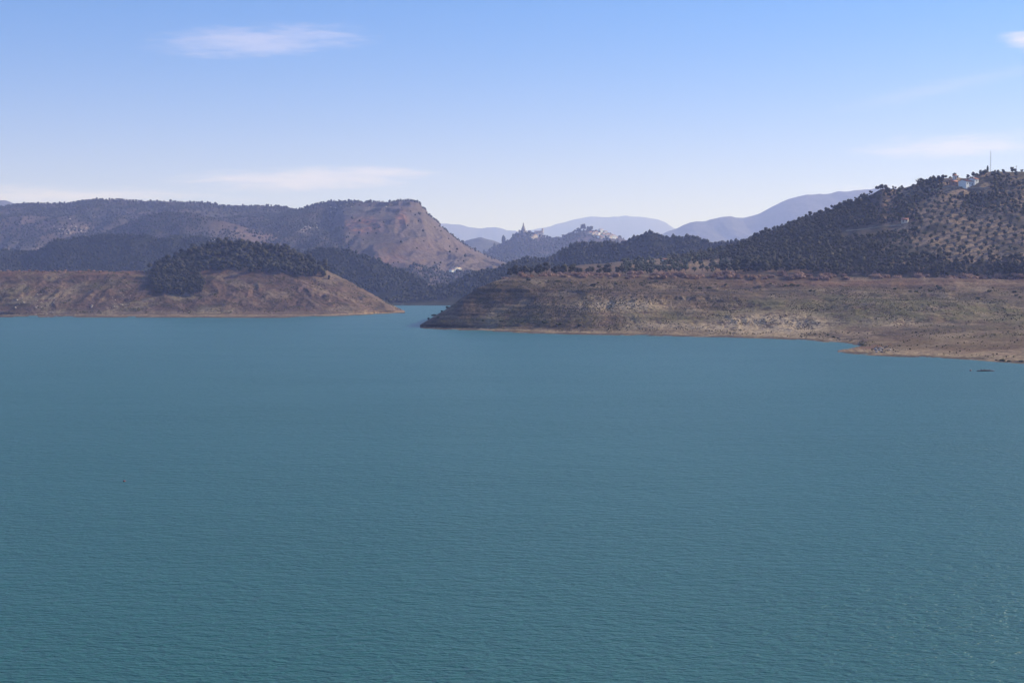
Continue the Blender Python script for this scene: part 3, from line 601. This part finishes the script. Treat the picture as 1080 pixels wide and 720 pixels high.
# --- shrubs
def shrub_protos(mat, n, w, h, leaf):
    out = []
    for i in range(n):
        C = np.array([(w * .6 * rs.randn() * .6, w * .6 * rs.randn() * .6, h * (.25 + .4 * rs.rand())) for _ in range(6)]); Rd = h * (.28 + .2 * rs.rand(6))
        st = [tube([(0, 0, -.3), (rs.randn() * w * .2, rs.randn() * w * .2, h * .5), (rs.randn() * w * .5, rs.randn() * w * .5, h * .98)], [.05, .035, .01], 4) for _ in range(7)]
        out.append(mesh_from('shrub', *join([blobs(C, Rd * .8, rs, ICO1, .9, .2), leaves(C, Rd, 30, leaf, rs)] + st), [mat], False))
    return out
S_RUS, S_GRN, S_DRY = shrub_protos(f_russet, 10, 1.9, 2.6, .32), shrub_protos(f_green, 6, 1.5, 1.9, .26), shrub_protos(f_dry, 6, 1.4, 1.7, .26)
def place_shrub(p, pr_, label, group, s, name='shrub', cat='shrub'):
    o = link(name, pr_[rs.randint(len(pr_))], None, label=label, category=cat, group=group)
    o.location = Vector(p) - Vector((0, 0, .1)); o.rotation_euler.z = rs.rand() * 6.28; o.scale = (s * (.9 + .7 * rs.rand()), s * (.9 + .7 * rs.rand()), s); return o
for i in range(230):
    px = 531 + (1082 - 531) * (i + rs.rand()) / 230
    if 770 < px < 860 and rs.rand() < .4: continue
    v = .15 + .75 * rs.rand() ** 1.4
    if nz(np.array(px / 14.), np.array(0.), 1.) < (-.12 if px < 860 else .02): continue
    place_shrub(RT.at(px, v=v), S_RUS, 'russet bare-twigged shrub in the belt along the old high water line', 'russet shrubs along the right bank', 1.25 + .9 * rs.rand() ** 2, 'russet_shrub')
for i in range(36):
    px = -20 + 178 * (i + rs.rand()) / 36
    place_shrub(LH.at(px, v=4.2 + .7 * rs.rand()), S_RUS, 'low russet shrub on the flat rim of the left headland', 'russet shrubs on the left rim', .5 + .5 * rs.rand(), 'russet_shrub')
for i in range(44):
    px = 545 + 535 * rs.rand()
    place_shrub(RH.at(px, v=4.6 + .8 * rs.rand()), S_GRN, 'small olive-green shrub near the top of the right bank', 'green shrubs on the right bank', .5 + .5 * rs.rand(), 'green_shrub')
for px, py in [(452, 337), (458, 333), (461, 336), (466, 329), (472, 325), (510, 339), (530, 340), (548, 341), (575, 342), (590, 343), (612, 344)]:
    place_shrub(RH.at(px, py), S_GRN, 'yellow-green bush low on the point of the right headland', 'bushes on the headland point', .7 + .4 * rs.rand(), 'green_shrub')
for px, py, s in [(1055, 381, 1.0), (1059, 381.3, 1.3), (1064, 381.6, .9), (1051, 380.6, .7), (1077, 382.2, 1.0), (874, 354, 1.3), (879, 356, 1.0), (884, 357, .8)]:
    place_shrub(RH.at(px, py), S_GRN, 'dark tuft of reeds standing at the waterline of the near right shore', 'reed tufts at the near shore', s * .5, 'reed_tuft', 'reeds')
# low scrub and dry tufts, uncountable
def tufts(name, P, hmin, hmax, mat, label):
    n = len(P); h = hmin + (hmax - hmin) * rs.rand(n); C = P + np.stack([0 * h, 0 * h, h * .3], -1)
    V, T = join([blobs(C, h * .55, rs, ico(1) if False else (ICO1[0][:12], None) if False else ICO1, .8, .3)])
    o = link(name, mesh_from(name, V, T, [mat], False), kind='stuff'); o['label'] = label
inside_rh = lambda px, v: (px > 446) & (px < 1180) & (v > 1.6) & (v < 5.3)
P1 = RH.scatter(6500, lambda px, py, v, x, y, z: inside_rh(px, v) * (1 - .75 * smooth01(px, 860, 920) * smooth01(py, 325, 345)) * np.clip(-.05 + 1.6 * nz(x, y, 26, 1) + 1.0 * gauss(px, py, 590, 322, 70, 14) + .5 * gauss(px, py, 680, 300, 200, 8), 0, 2), rs)
tufts('bank_scrub', P1, .2, .8, foliage('scrub_leaves', (.05, .042, .026), (.11, .092, .052)), 'low dark scrub dotted over the right bank')
P2 = RH.scatter(6000, lambda px, py, v, x, y, z: inside_rh(px, v) * np.clip(-.1 + 1.6 * nz(x, y, 30, 6) + .8 * gauss(px, py, 540, 338, 90, 5) + .8 * gauss(px, py, 960, 318, 110, 14), 0, 2), rs)
tufts('bank_grass', P2, .2, .65, f_dry, 'dry yellowish grass tufts on the right bank')
P3 = LH.scatter(5200, lambda px, py, v, x, y, z: (px > -200) * (px < 424) * (v > 1.8) * (v < 5.1) * np.clip(-.05 + 1.6 * nz(x, y, 22, 2), 0, 2), rs)
tufts('bank_scrub', P3[:2600], .35, 1.2, f_green, 'low scrub dotted over the left headland')
tufts('bank_grass', P3[2600:], .3, 1.0, f_dry, 'dry grass tufts on the left headland')
# --- woods on the distant slopes
def far_wood(name, land, n, h, prob, dmin, label, mat=f_far, tall=.42):
    P = thin(land.scatter(n, prob, rs), dmin); wood_stuff(name, P, h, mat, label, False, tall)
far_wood('distant_wood', L4, 18000, 4.8, lambda px, py, v, x, y, z: (px < 860) * (v > 1.15) * (v < 2.4) * np.clip(.6 + nz(x, y, 80), .3, 2), 3.6, 'dark wood on the ridge beside the channel')
far_wood('distant_wood', L3, 14000, 4.6, lambda px, py, v, x, y, z: (v > 1.2) * (v < 2.4) * np.clip(.6 + nz(x, y, 80), .3, 2), 3.6, 'dark wood on the spur at the channel bend')
far_wood('distant_wood', L2, 24000, 4.3, lambda px, py, v, x, y, z: (px > -150) * (v > 1.0) * (v < 2.6) * np.clip(.6 + nz(x, y, 90), .3, 2) * (1 - .9 * gauss(px, py, 21, 275, 3, 9)), 4.2, 'dark wood on the shaded ridge behind the left headland')
far_wood('distant_wood', L1C, 9000, 5.0, lambda px, py, v, x, y, z: (v > .6) * (v < 2.3) * np.clip(.25 + nz(x, y, 90) + .9 * smooth01(-px, -225, -195) + .5 * (v > 1.92) * (px < 225), 0.03, 2), 5, 'patchy dark wood on the left spur')
far_wood('distant_wood', L1A, 20000, 5.4, lambda px, py, v, x, y, z: (px > -150) * (v > .8) * (v < 3.25) * np.clip(.35 + 1.2 * nz(x, y, 130) + .15 * (v > 2.93), .1, 2), 5, 'scattered dark trees over the long left ridge')
far_wood('distant_wood', L1B, 15000, 5.0, lambda px, py, v, x, y, z: (v > .8) * (v < 4.2) * np.clip(.15 + 1.2 * nz(x, y, 110) + 1.0 * smooth01(-px, -360, -320) + .3 * (v > 3.85) * (px < 440) + .8 * gauss(px, py, 475, 287, 26, 8) - 1.5 * smooth01(px, 365, 400) * (v > 1.6) * (v < 3.85) - 1.0 * gauss(px, py, 383, 238, 17, 8), 0.005, 2), 5, 'scattered dark trees on the cliff mountain')
far_wood('distant_wood', VIL, 9000, 8, lambda px, py, v, x, y, z: (v > .5) * (v < 2.3) * np.clip(.5 + nz(x, y, 120), .05, 2) * (1 - .9 * smooth01(px, 606, 618) * (py < 256)), 7, 'trees over the village hill')

# single trees that stand out
def cypress(px, land, h, label, py=None, v=None, w=.16):
    p = land.at(px, py, v); e = empty('cypress_tree', p, label, 'tree')
    zz = np.linspace(.05, 1, 14); C = np.stack([rs.randn(14) * h * .01, rs.randn(14) * h * .01, zz * h * .96], -1); Rd = h * w * np.sin(np.pi * np.clip(zz * .86 + .12, 0, 1)) ** .8 + h * .01
    link('crown', mesh_from('crown', *join([blobs(C, Rd, rs, ICO1, 1.3, .15), leaves(C, Rd, 14, h * .05, rs)]), [f_cypress], False), e)
    link('trunk', mesh_from('trunk', *tube([(0, 0, -1), (0, 0, h * .5)], [.22, .12]), [bark]), e)
cypress(1041.6, RT, 6.0, 'dark columnar cypress beside the tall mast on the right hilltop', v=2.98)
for px, h, lb in [(531, 26, 'tallest dark tree on the left slope of the castle hill'), (521.5, 16, 'lone dark conical tree low on the castle hill ridge'), (510.5, 16, 'lowest dark conical tree at the foot of the castle hill ridge'), (541, 14, 'dark conical tree just left of the castle')]:
    cypress(px, VIL, h, lb, v=1.98, w=.24)
P_RIDGE = [(crown_mesh('crown', 11, 4, 18, rs, f_far, 8, 14, 2.0, .8), trunk_mesh('trunk', 14, .7, rs, bark)) for _ in range(3)]
for px, s, lb in [(607, .6, 'small round tree leftmost of the tree row left of the village'), (610.5, .75, 'second round tree of the row beside the village'), (615.5, 1.25, 'tallest round tree of the row beside the village'), (620, .75, 'low round tree next to the tallest one of the row by the village'), (623.5, .8, 'broad round tree of the row nearest the white village houses'), (577, .5, 'small round tree on the ridge between castle and village'), (594, .6, 'lone round tree midway along the ridge from castle to village')]:
    place_tree('ridge_tree', P_RIDGE, VIL.at(px, v=1.99), lb, 'tree', None, s)
for px, s, lb in [(985, .95, 'broad dark tree on the hump of the right hilltop ridge'), (1007, .9, 'dark round tree on the skyline left of the white hilltop house'), (1026, .85, 'leftmost of the two round trees left of the cypress and mast'), (1034, .8, 'bushy round tree just left of the cypress by the mast'), (1020.5, .8, 'dark round tree on the skyline above the white hilltop house'), (929, .95, 'large dark tree on the skyline left of the bare tree'), (934, .9, 'dark tree on the skyline right beside the largest one')]:
    place_tree('evergreen_tree', P_OAK, RT.at(px, v=2.97), lb, 'tree', None, s * .68)
def bare_tree(px, label):
    e = empty('bare_tree', RT.at(px, v=2.98), label, 'tree'); br = []
    link('trunk', mesh_from('trunk', *tube([(0, 0, -.5), (.1, 0, 1.2), (.1, .1, 2.2)], [.2, .15, .12]), [bark]), e)
    for i in range(34):
        t = rs.rand() * 6.28; l = 1.4 + 1.6 * rs.rand(); a = np.array([.1, .05, 1.2 + rs.rand()]); d = np.array([math.cos(t), math.sin(t), .5 + .9 * rs.rand()])
        b = a + d * l * .5; br.append(tube([a, b, a + d * l + rs.randn(3) * .2], [.07, .05, .02], 4))
        for _ in range(4): br.append(tube([b, b + rs.randn(3) * .55 + (0, 0, .4)], [.035, .012], 4))
    link('crown', mesh_from('crown', *join(br), [bark]), e)
bare_tree(967.5, 'bare leafless tree on the skyline of the right hill')
bare_tree(970.5, 'smaller bare tree close to the leafless one on the skyline')

# ---------------------------------------------------------------- rocks
rock_m = plain('pale_rock', (.42, .34, .29), .9, .35, 1.2); rock_d = plain('dark_rock', (.13, .105, .095), .9, .4, 1.5)
def rock_proto(n, mat):
    out = []
    for _ in range(n):
        V, T = ICO2; V = V * (1 + .32 * np.array([perlin(np.array([v[0] * 1.4 + 9 * _]), np.array([v[1] * 1.4 + v[2] * 1.1]))[0] for v in V]))[:, None] * (1, .8, .62)
        V = np.where(np.abs(V) > .62, np.sign(V) * (.62 + (np.abs(V) - .62) * .35), V)
        out.append(mesh_from('boulder', V, T, [mat], False))
    return out
R_PALE, R_DARK = rock_proto(6, rock_m), rock_proto(5, rock_d)
def rock(p, protos, s, label, group, name='boulder', cat='rock'):
    o = link(name, protos[rs.randint(len(protos))], None, label=label, category=cat, group=group); o.location = Vector(p) + Vector((0, 0, s * .12)); o.rotation_euler = (rs.randn() * .2, rs.randn() * .2, rs.rand() * 6.28)
    o.scale = (s * (.7 + .6 * rs.rand()), s * (.7 + .6 * rs.rand()), s * (.7 + .5 * rs.rand()))
for i in range(26):
    rock(RH.at(921 + 12 * abs(rs.randn()) * .9, 372.5 - 6 * rs.rand()), R_DARK if rs.rand() < .55 else R_PALE, .35 + .6 * rs.rand(), 'rough boulder in the rock pile at the tip of the near right shore', 'boulders on the near point')
for i in range(30):
    rock(LH.at(14 + 46 * rs.rand() + (80 if rs.rand() < .25 else 0), 326 - 15 * rs.rand()), R_PALE, .5 + .7 * rs.rand(), 'pale boulder on the bank at the far left shore', 'boulders on the left bank')
for i in range(9):
    rock(L2.at(218 + 24 * rs.rand(), v=1.9 + .12 * rs.rand()), R_PALE, 1.2 + 1.2 * rs.rand(), 'pale rock outcrop on the ridge just above the left knoll trees', 'outcrops above the knoll', 'rock_outcrop')
for i in range(22):
    rock(L1B.at(321 + 17 * rs.randn() * .6, 240 + 5 * rs.randn() * .7), R_PALE, 1.5 + 2 * rs.rand() ** 2, 'whitish rock on the scree left of the red cliff', 'rocks left of the cliff', 'rock_outcrop')
for i in range(20):
    rock(L1A.at(78 + 14 * rs.randn() * .8, 242 + 2.5 * rs.randn()), R_PALE, 1.8 + 2 * rs.rand(), 'pale rock on the slope of the long left ridge', 'rocks on the left ridge', 'rock_outcrop')
for i in range(40):
    rock(RH.at(790 + 60 * rs.rand(), 337 + 12 * rs.rand()), R_PALE, .25 + .45 * rs.rand(), 'whitish stone on the pale eroded slope of the right shore', 'stones on the eroded slope', 'stone')
for i in range(18):
    rock(L1B.at(345 + 70 * rs.rand(), v=3.6 + .3 * rs.rand()), R_PALE, 1.6 + 2 * rs.rand() ** 2, 'pale ledge of rock under the crest of the cliff mountain', 'ledges under the crest', 'rock_outcrop')

# ---------------------------------------------------------------- buildings
white = plain('whitewash', (.80, .79, .76), .85, .06, .4); cream = plain('cream_render', (.62, .52, .42), .85, .1, .4); tile = plain('roof_tile', (.36, .15, .095), .85, .25, 1.5)
stone = plain('castle_stone', (.36, .29, .22), .9, .25, .4); dark = plain('dark_opening', (.025, .028, .032), .3, .2, 1, .5); metal = plain('galvanised_steel', (.32, .33, .34), .45, .1, 2, .5); wood_m = plain('weathered_wood', (.16, .12, .09), .8, .3, 2)
def boxm(x0, x1, y0, y1, z0, z1):
    V = np.array([(x, y, z) for z in (z0, z1) for x, y in ((x0, y0), (x1, y0), (x1, y1), (x0, y1))], float)
    return V, np.array([(3, 2, 1, 0), (4, 5, 6, 7), (0, 1, 5, 4), (1, 2, 6, 5), (2, 3, 7, 6), (3, 0, 4, 7)])
def part(name, geo, mat, parent, label=None):
    o = link(name, mesh_from(name, geo[0], geo[1], [mat], False), parent)
    if label: o['label'] = label
    return o
def gable(w, d, z, rise, over=.35, th=.18):
    """two-pitch roof with thickness, ridge along x"""
    a, b = w / 2 + over, d / 2 + over; zo = z - over * rise / (d / 2)
    s = [(-b, zo), (0, z + rise), (b, zo)]; V = [(x, y, zz + t) for x in (-a, a) for t in (0.012, th) for y, zz in s]
    Q = [(0, 1, 4, 3), (1, 2, 5, 4), (6, 9, 10, 7), (7, 10, 11, 8), (3, 4, 10, 9), (4, 5, 11, 10), (0, 6, 7, 1), (1, 7, 8, 2), (0, 3, 9, 6), (2, 8, 11, 5)]
    return np.array(V, float), np.array(Q)
def gwall(w, d, z0, z1, rise):
    a, b = w / 2, d / 2; V = [(x, y, z) for x in (-a, a) for y, z in ((-b, z0), (b, z0), (b, z1), (0, z1 + rise), (-b, z1))]
    me = bmesh.new(); vs = [me.verts.new(v) for v in V]
    me.faces.new(vs[0:5]); me.faces.new(vs[9:4:-1])
    for i in range(5):
        if i in (2, 3): continue
        me.faces.new((vs[i], vs[(i + 1) % 5], vs[5 + (i + 1) % 5], vs[5 + i]))
    bmesh.ops.recalc_face_normals(me, faces=me.faces); return me
def block(e, w, d, h, rise, wall, roofm, wins, off=(0, 0, 0), door=None, chim=None, base=3.0):
    """one gabled block of a building under e, windows on its front (-y) given as (x, z, w, h)"""
    ox, oy, oz = off; mv = lambda g: (g[0] + np.array(off, float), g[1])
    bm = gwall(w, d, -base, h, rise); bmesh.ops.translate(bm, verts=bm.verts, vec=off); me = bpy.data.meshes.new('wall'); bm.to_mesh(me); bm.free(); me.materials.append(wall); link('wall', me, e)
    rf = part('roof', mv(gable(w, d, h, rise)), roofm, e)
    if chim is not None: part('chimney', mv(boxm(chim - .4, chim + .4, .5, 1.2, h, h + rise + 1.0)), wall, rf)
    for (x, z, ww, hh) in wins:
        fr = part('window', mv(boxm(x - ww / 2, x + ww / 2, -d / 2 - .05, -d / 2 + .1, z, z + hh)), wood_m, e)
        part('pane', mv(boxm(x - ww / 2 + .1, x + ww / 2 - .1, -d / 2 - .07, -d / 2 - .045, z + .1, z + hh - .1)), dark, fr)
    if door is not None: part('door', mv(boxm(door - .5, door + .5, -d / 2 - .06, -d / 2 + .1, 0, 2.1)), wood_m, e)
# white house on the right hilltop
def settle(p, dz=0): return p + Vector((0, 0, dz))
e = empty('white_house', settle(RT.at(1020, 196.5), .3), 'long white house with red tiled roofs near the top of the right hill', 'house', None, .6)
block(e, 13, 8, 3.4, 1.5, white, tile, [(-4.6, 1.0, 1.1, 1.2), (-1.5, 1.0, 1.1, 1.2), (4.2, 1.0, 1.1, 1.2)], door=1.4)
block(e, 5.5, 6.5, 5.6, 1.2, white, tile, [(0, 3.6, 1.0, 1.2), (0, 1.0, 1.0, 1.2)], (6.0, -1.9, 0), chim=1.0)
block(e, 9.5, 5.5, 2.5, 1.3, cream, tile, [(-2, .9, 1, 1.1), (2, .9, 1, 1.1)], (13.6, 0.6, -.6))
e = empty('garden_shed', settle(RT.at(1005.5, 195.2), .3), 'small terracotta shed at the left end of the white hilltop house', 'shed', None, .3)
block(e, 6, 4, 2.4, 1.1, plain('terracotta_render', (.34, .20, .14), .9, .2, 1), tile, [(1.5, 1, .9, .9)], door=-1.2)
e = empty('white_hut', settle(RT.at(1006.8, 189.2), .2), 'tiny white hut on the skyline above the terracotta shed', 'hut', None, .1)
block(e, 2.6, 2.6, 3.0, .8, white, tile, [], door=0)
e = empty('red_roof_hut', settle(RT.at(954.5, 235.3), .2), 'small pinkish hut with a red roof at the end of the hillside track', 'hut', None, -.5)
block(e, 5.2, 3.8, 2.0, 1.2, cream, plain('bright_tile', (.40, .18, .14), .85, .2, 1.5), [(1.6, 1, .9, .9)], door=-1)
e = empty('stone_hut', settle(RT.at(701, 277), .2), 'small pale hut among the olives of the level grove', 'hut', None, .2)
block(e, 4, 3.2, 2.2, .9, white, tile, [(1, .9, .7, .7)], door=-.8)
e = empty('farmhouse', settle(L1B.at(481.5, 287.0), .3), 'white farmhouse alone at the foot of the cliff mountain', 'house', None, .9)
block(e, 17, 8, 5.2, 1.6, white, plain('pale_tile', (.5, .36, .26), .85, .2, 1), [(x, z, 1.3, 1.4) for x in (-6, -2, 2, 6) for z in (.9, 3.3)], door=0, chim=3)
block(e, 9, 6, 3.0, 1.2, white, tile, [(-2, .9, 1.1, 1.2), (2, .9, 1.1, 1.2)], (-13.5, -1, -.4))
# village
spots = [(628, 246.5, 13, 5, 'c'), (631, 247.8, 12, 6, 'w'), (633.5, 245.3, 16, 8, 'w'), (636, 248.5, 12, 6, 'c'), (638, 250.5, 18, 7, 'w'), (638.2, 246.6, 13, 7, 'w'), (641, 249, 12, 6, 'c'), (643, 251, 13, 6, 'c'), (646.8, 251.3, 16, 7, 'w'), (632, 251.3, 14, 6, 'w'), (649.5, 251.6, 10, 5, 'c'), (625, 247.5, 12, 5, 'c'), (622, 246.8, 12, 5, 'c'), (645, 249.7, 10, 6, 'w'), (634.5, 252, 12, 5, 'c'), (628.5, 249.5, 12, 5, 'c'), (563.5, 250.5, 18, 7, 'c'), (568, 249.6, 14, 6, 'w'), (561, 252.2, 12, 6, 'c')]
names_v = ['cream village house at the left of the upper row', 'white house below the upper cream house of the village', 'bright white house topmost in the village', 'cream house between the two brightest white village houses', 'largest bright white house in the middle of the village', 'white house just right of the topmost one in the village', 'cream house right of the largest white village house', 'cream house low in the village left of the white one at its edge', 'bright white house near the right edge of the village', 'white house lowest on the left of the village', 'small cream house at the right end of the village', 'cream house in the upper row nearest the round trees', 'cream house directly under the round trees', 'narrow white house above the one at the village edge', 'low cream house at the bottom of the village', 'cream house below the left end of the upper village row', 'pinkish house with a wide front right of the castle', 'white house just under the church right of the castle', 'small pinkish house lowest on the slope under the church']
for (px, py, w, h, c), lb in zip(spots, names_v):
    d_ = w * .7; e = empty('village_house', settle(VIL.at(px, py), .5), lb, 'house', None, .5 + .5 * rs.rand())
    block(e, w, d_, h, 1.8, white if c == 'w' else cream, tile, [(x * w * .3, z, 1.4, 1.6) for x in (-1, 0, 1) for z in ((1.2, 4.0) if h > 6 else (1.6,))], base=6)
# castle and church on the crest
def prism(cx, cy, r0, r1, z0, z1, n=8):
    V = [(cx + r * math.cos(6.2832 * (i + .5) / n), cy + r * math.sin(6.2832 * (i + .5) / n), z) for r, z in ((r0, z0), (r1, z1)) for i in range(n)]
    bm = bmesh.new(); v = [bm.verts.new(p) for p in V]; bm.faces.new(v[:n][::-1]); bm.faces.new(v[n:])
    for i in range(n): bm.faces.new((v[i], v[(i + 1) % n], v[n + (i + 1) % n], v[n + i]))
    bmesh.ops.triangulate(bm, faces=bm.faces); bm.verts.index_update(); g = (np.array([p.co for p in bm.verts]), np.array([[q_.index for q_ in f.verts] for f in bm.faces])); bm.free(); return g
def boxt(*a):
    V, Q = boxm(*a); return V, np.concatenate([Q[:, :3], Q[:, [0, 2, 3]]])
p = VIL.at(552, v=1.97); e = empty('castle', p, 'ruined stone castle with a stepped keep crowning the village hill', 'castle')
part('curtain_wall', join([boxt(-15, 13, -7, 8, -12, 5)] + [boxt(-15 + 3.5 * i, -13.2 + 3.5 * i, -7, -6, 5.003, 6.4) for i in range(8)]), stone, e)
kp = part('keep', join([prism(0, 0, 7.5, 6.8, 5, 15, 8), prism(0, 0, 5.0, 4.2, 15.003, 22, 8)]), stone, e)
part('turret', join([prism(0, 0, 2.4, 2.1, 22.003, 28, 8), prism(0, 0, 2.6, .15, 28.003, 33, 8)]), stone, kp)
for x in (-3, 0, 3): part('window', boxm(x - .6, x + .6, -7.45, -6.4, 8.5, 11), dark, e)
part('tower', join([prism(-13, -5, 3.2, 3.0, -8, 9, 8)]), stone, e)
p = VIL.at(568, v=1.97); e = empty('church', p, 'church with a square bell tower at the right end of the castle crest', 'church', None, .15)
block(e, 26, 11, 9, 3.0, cream, tile, [(x, 4, 1.3, 2.6) for x in (-8, -3, 2)], base=10)
tw = part('bell_tower', boxm(10, 16, -3, 3, -10, 17), cream, e); part('tower_roof', prism(13, 0, 4.6, .2, 17.003, 20.5, 4), tile, tw); part('belfry_opening', boxm(12, 14, -3.04, -2.9, 12.5, 15.5), dark, tw)
# mast and pole
p = RT.at(1044.6, v=2.98); e = empty('radio_mast', p, 'tall thin radio mast on the crest of the right hill', 'mast')
H = 18.0
for i in range(3):
    t = 2.094 * i + .3; part('leg', tube([(.42 * math.cos(t), .42 * math.sin(t), -1), (.28 * math.cos(t), .28 * math.sin(t), H)], [.07, .05], 5), metal, e)
br = []
for j in range(17):
    for i in range(3):
        a, b = 2.094 * i + .3, 2.094 * (i + 1) + .3; r0 = .42 - .14 * j / 18
        br.append(tube([(r0 * math.cos(a), r0 * math.sin(a), j * 1.05), (r0 * math.cos(b), r0 * math.sin(b), j * 1.05 + 1.0)], [.03, .03], 4))
part('bracing', join(br), metal, e); part('whip_antenna', tube([(0, 0, H - .5), (0, 0, H + 2)], [.05, .02], 5), metal, e)
p = RT.at(1071.8, v=2.99); e = empty('utility_pole', p, 'short wooden pole with a crossarm on the skyline right of the mast', 'pole')
part('post', tube([(0, 0, -1), (0, 0, 5.5)], [.18, .13], 7), wood_m, e); part('crossarm', boxm(-.9, .9, -.08, .08, 4.6, 4.8), wood_m, e)
for x in (-.7, 0, .7): part('insulator', tube([(x, 0, 4.8), (x, 0, 5.05)], [.06, .04], 6), white, e)
# tracks on the hill
def track(pix, w, mat, lift=.3):
    c = []
    for (x0, y0), (x1, y1) in zip(pix[:-1], pix[1:]):
        for t in np.linspace(0, 1, 8, endpoint=False): c.append(np.array(RT.at(x0 + (x1 - x0) * t, y0 + (y1 - y0) * t)))
    c = np.array(c)
    for _ in range(3): c[1:-1] = .25 * c[:-2] + .5 * c[1:-1] + .25 * c[2:]
    d = np.gradient(c[:, :2], axis=0); n = np.stack([-d[:, 1], d[:, 0]], -1); n /= np.linalg.norm(n, axis=1)[:, None]
    ww = w * (.8 + .4 * rs.rand(len(c)))[:, None]
    cols = [np.column_stack([c[:, :2] + n * ww * k, c[:, 2] + (lift if abs(k) < 1 else -.6)]) for k in (-1.25, -.8, .8, 1.25)]
    V = np.stack(cols, 1).reshape(-1, 3); i = np.arange(len(c) - 1)[:, None] * 4 + np.arange(3)[None]; i = i.ravel()
    link('dirt_track', mesh_from('dirt_track', V, np.stack([i, i + 1, i + 5, i + 4], -1), [mat]), kind='structure')
dirt = plain('pale_dirt', (.26, .205, .155), .95, .25, .6)
track([(893, 243.5), (910, 242), (928, 239.5), (944, 238), (952, 237)], 1.3, dirt)
track([(978, 201.5), (990, 199), (1000, 197), (1012, 197.6), (1035, 198.6), (1042, 198)], 1.4, dirt)

# ---------------------------------------------------------------- things on the water
x, y, z = (float(a) for a in world(1040, 391.3)); e = empty('driftwood', (x, y, 0), 'dark branching drift log floating off the near right shore', 'driftwood', None, .1); e.scale = (1.35, 1.2, 1.1)
part('trunk', tube([(-2.6, 0, .05), (-1.2, .1, .16), (.4, -.05, .12), (1.9, .05, .02), (2.8, 0, -.1)], [.14, .30, .34, .24, .06], 8), plain('wet_bark', (.10, .055, .042), .6, .3, 2), e)
for a, b in [((-1.2, .1, .2), (-1.7, -.3, 1.05)), ((-.6, .05, .2), (-.2, .3, .8)), ((.4, 0, .2), (.9, -.4, .5)), ((1.2, 0, .1), (1.6, .2, .45)), ((-1.9, 0, .1), (-2.3, .4, .4))]:
    part('branch', tube([a, ((a[0] + b[0]) / 2 + .05, (a[1] + b[1]) / 2, (a[2] + b[2]) / 2 + .05), b], [.08, .055, .02], 5), bark, e)
def buoy(px, py, s, label):
    x, y, z = (float(a) for a in world(px, py)); e = empty('buoy', (x, y, 0), label, 'buoy'); e.scale = (s, s, s)
    V, T = ICO2; part('float', (V * (.30, .30, .24) + (0, 0, .08), T), plain('faded_red', (.34, .09, .085), .5, .15, 2, .4), e)
    part('collar', prism(0, 0, .315, .315, .06, .12, 16), dark, e); part('eye', tube([(-.05, 0, .3), (-.05, 0, .40), (.05, 0, .40), (.05, 0, .3)], [.02] * 4, 5), metal, e)
buoy(131, 507.5, .7, 'small faded red buoy alone on the open water')
buoy(1023.5, 391.0, 1.3, 'reddish buoy next to the floating drift log')
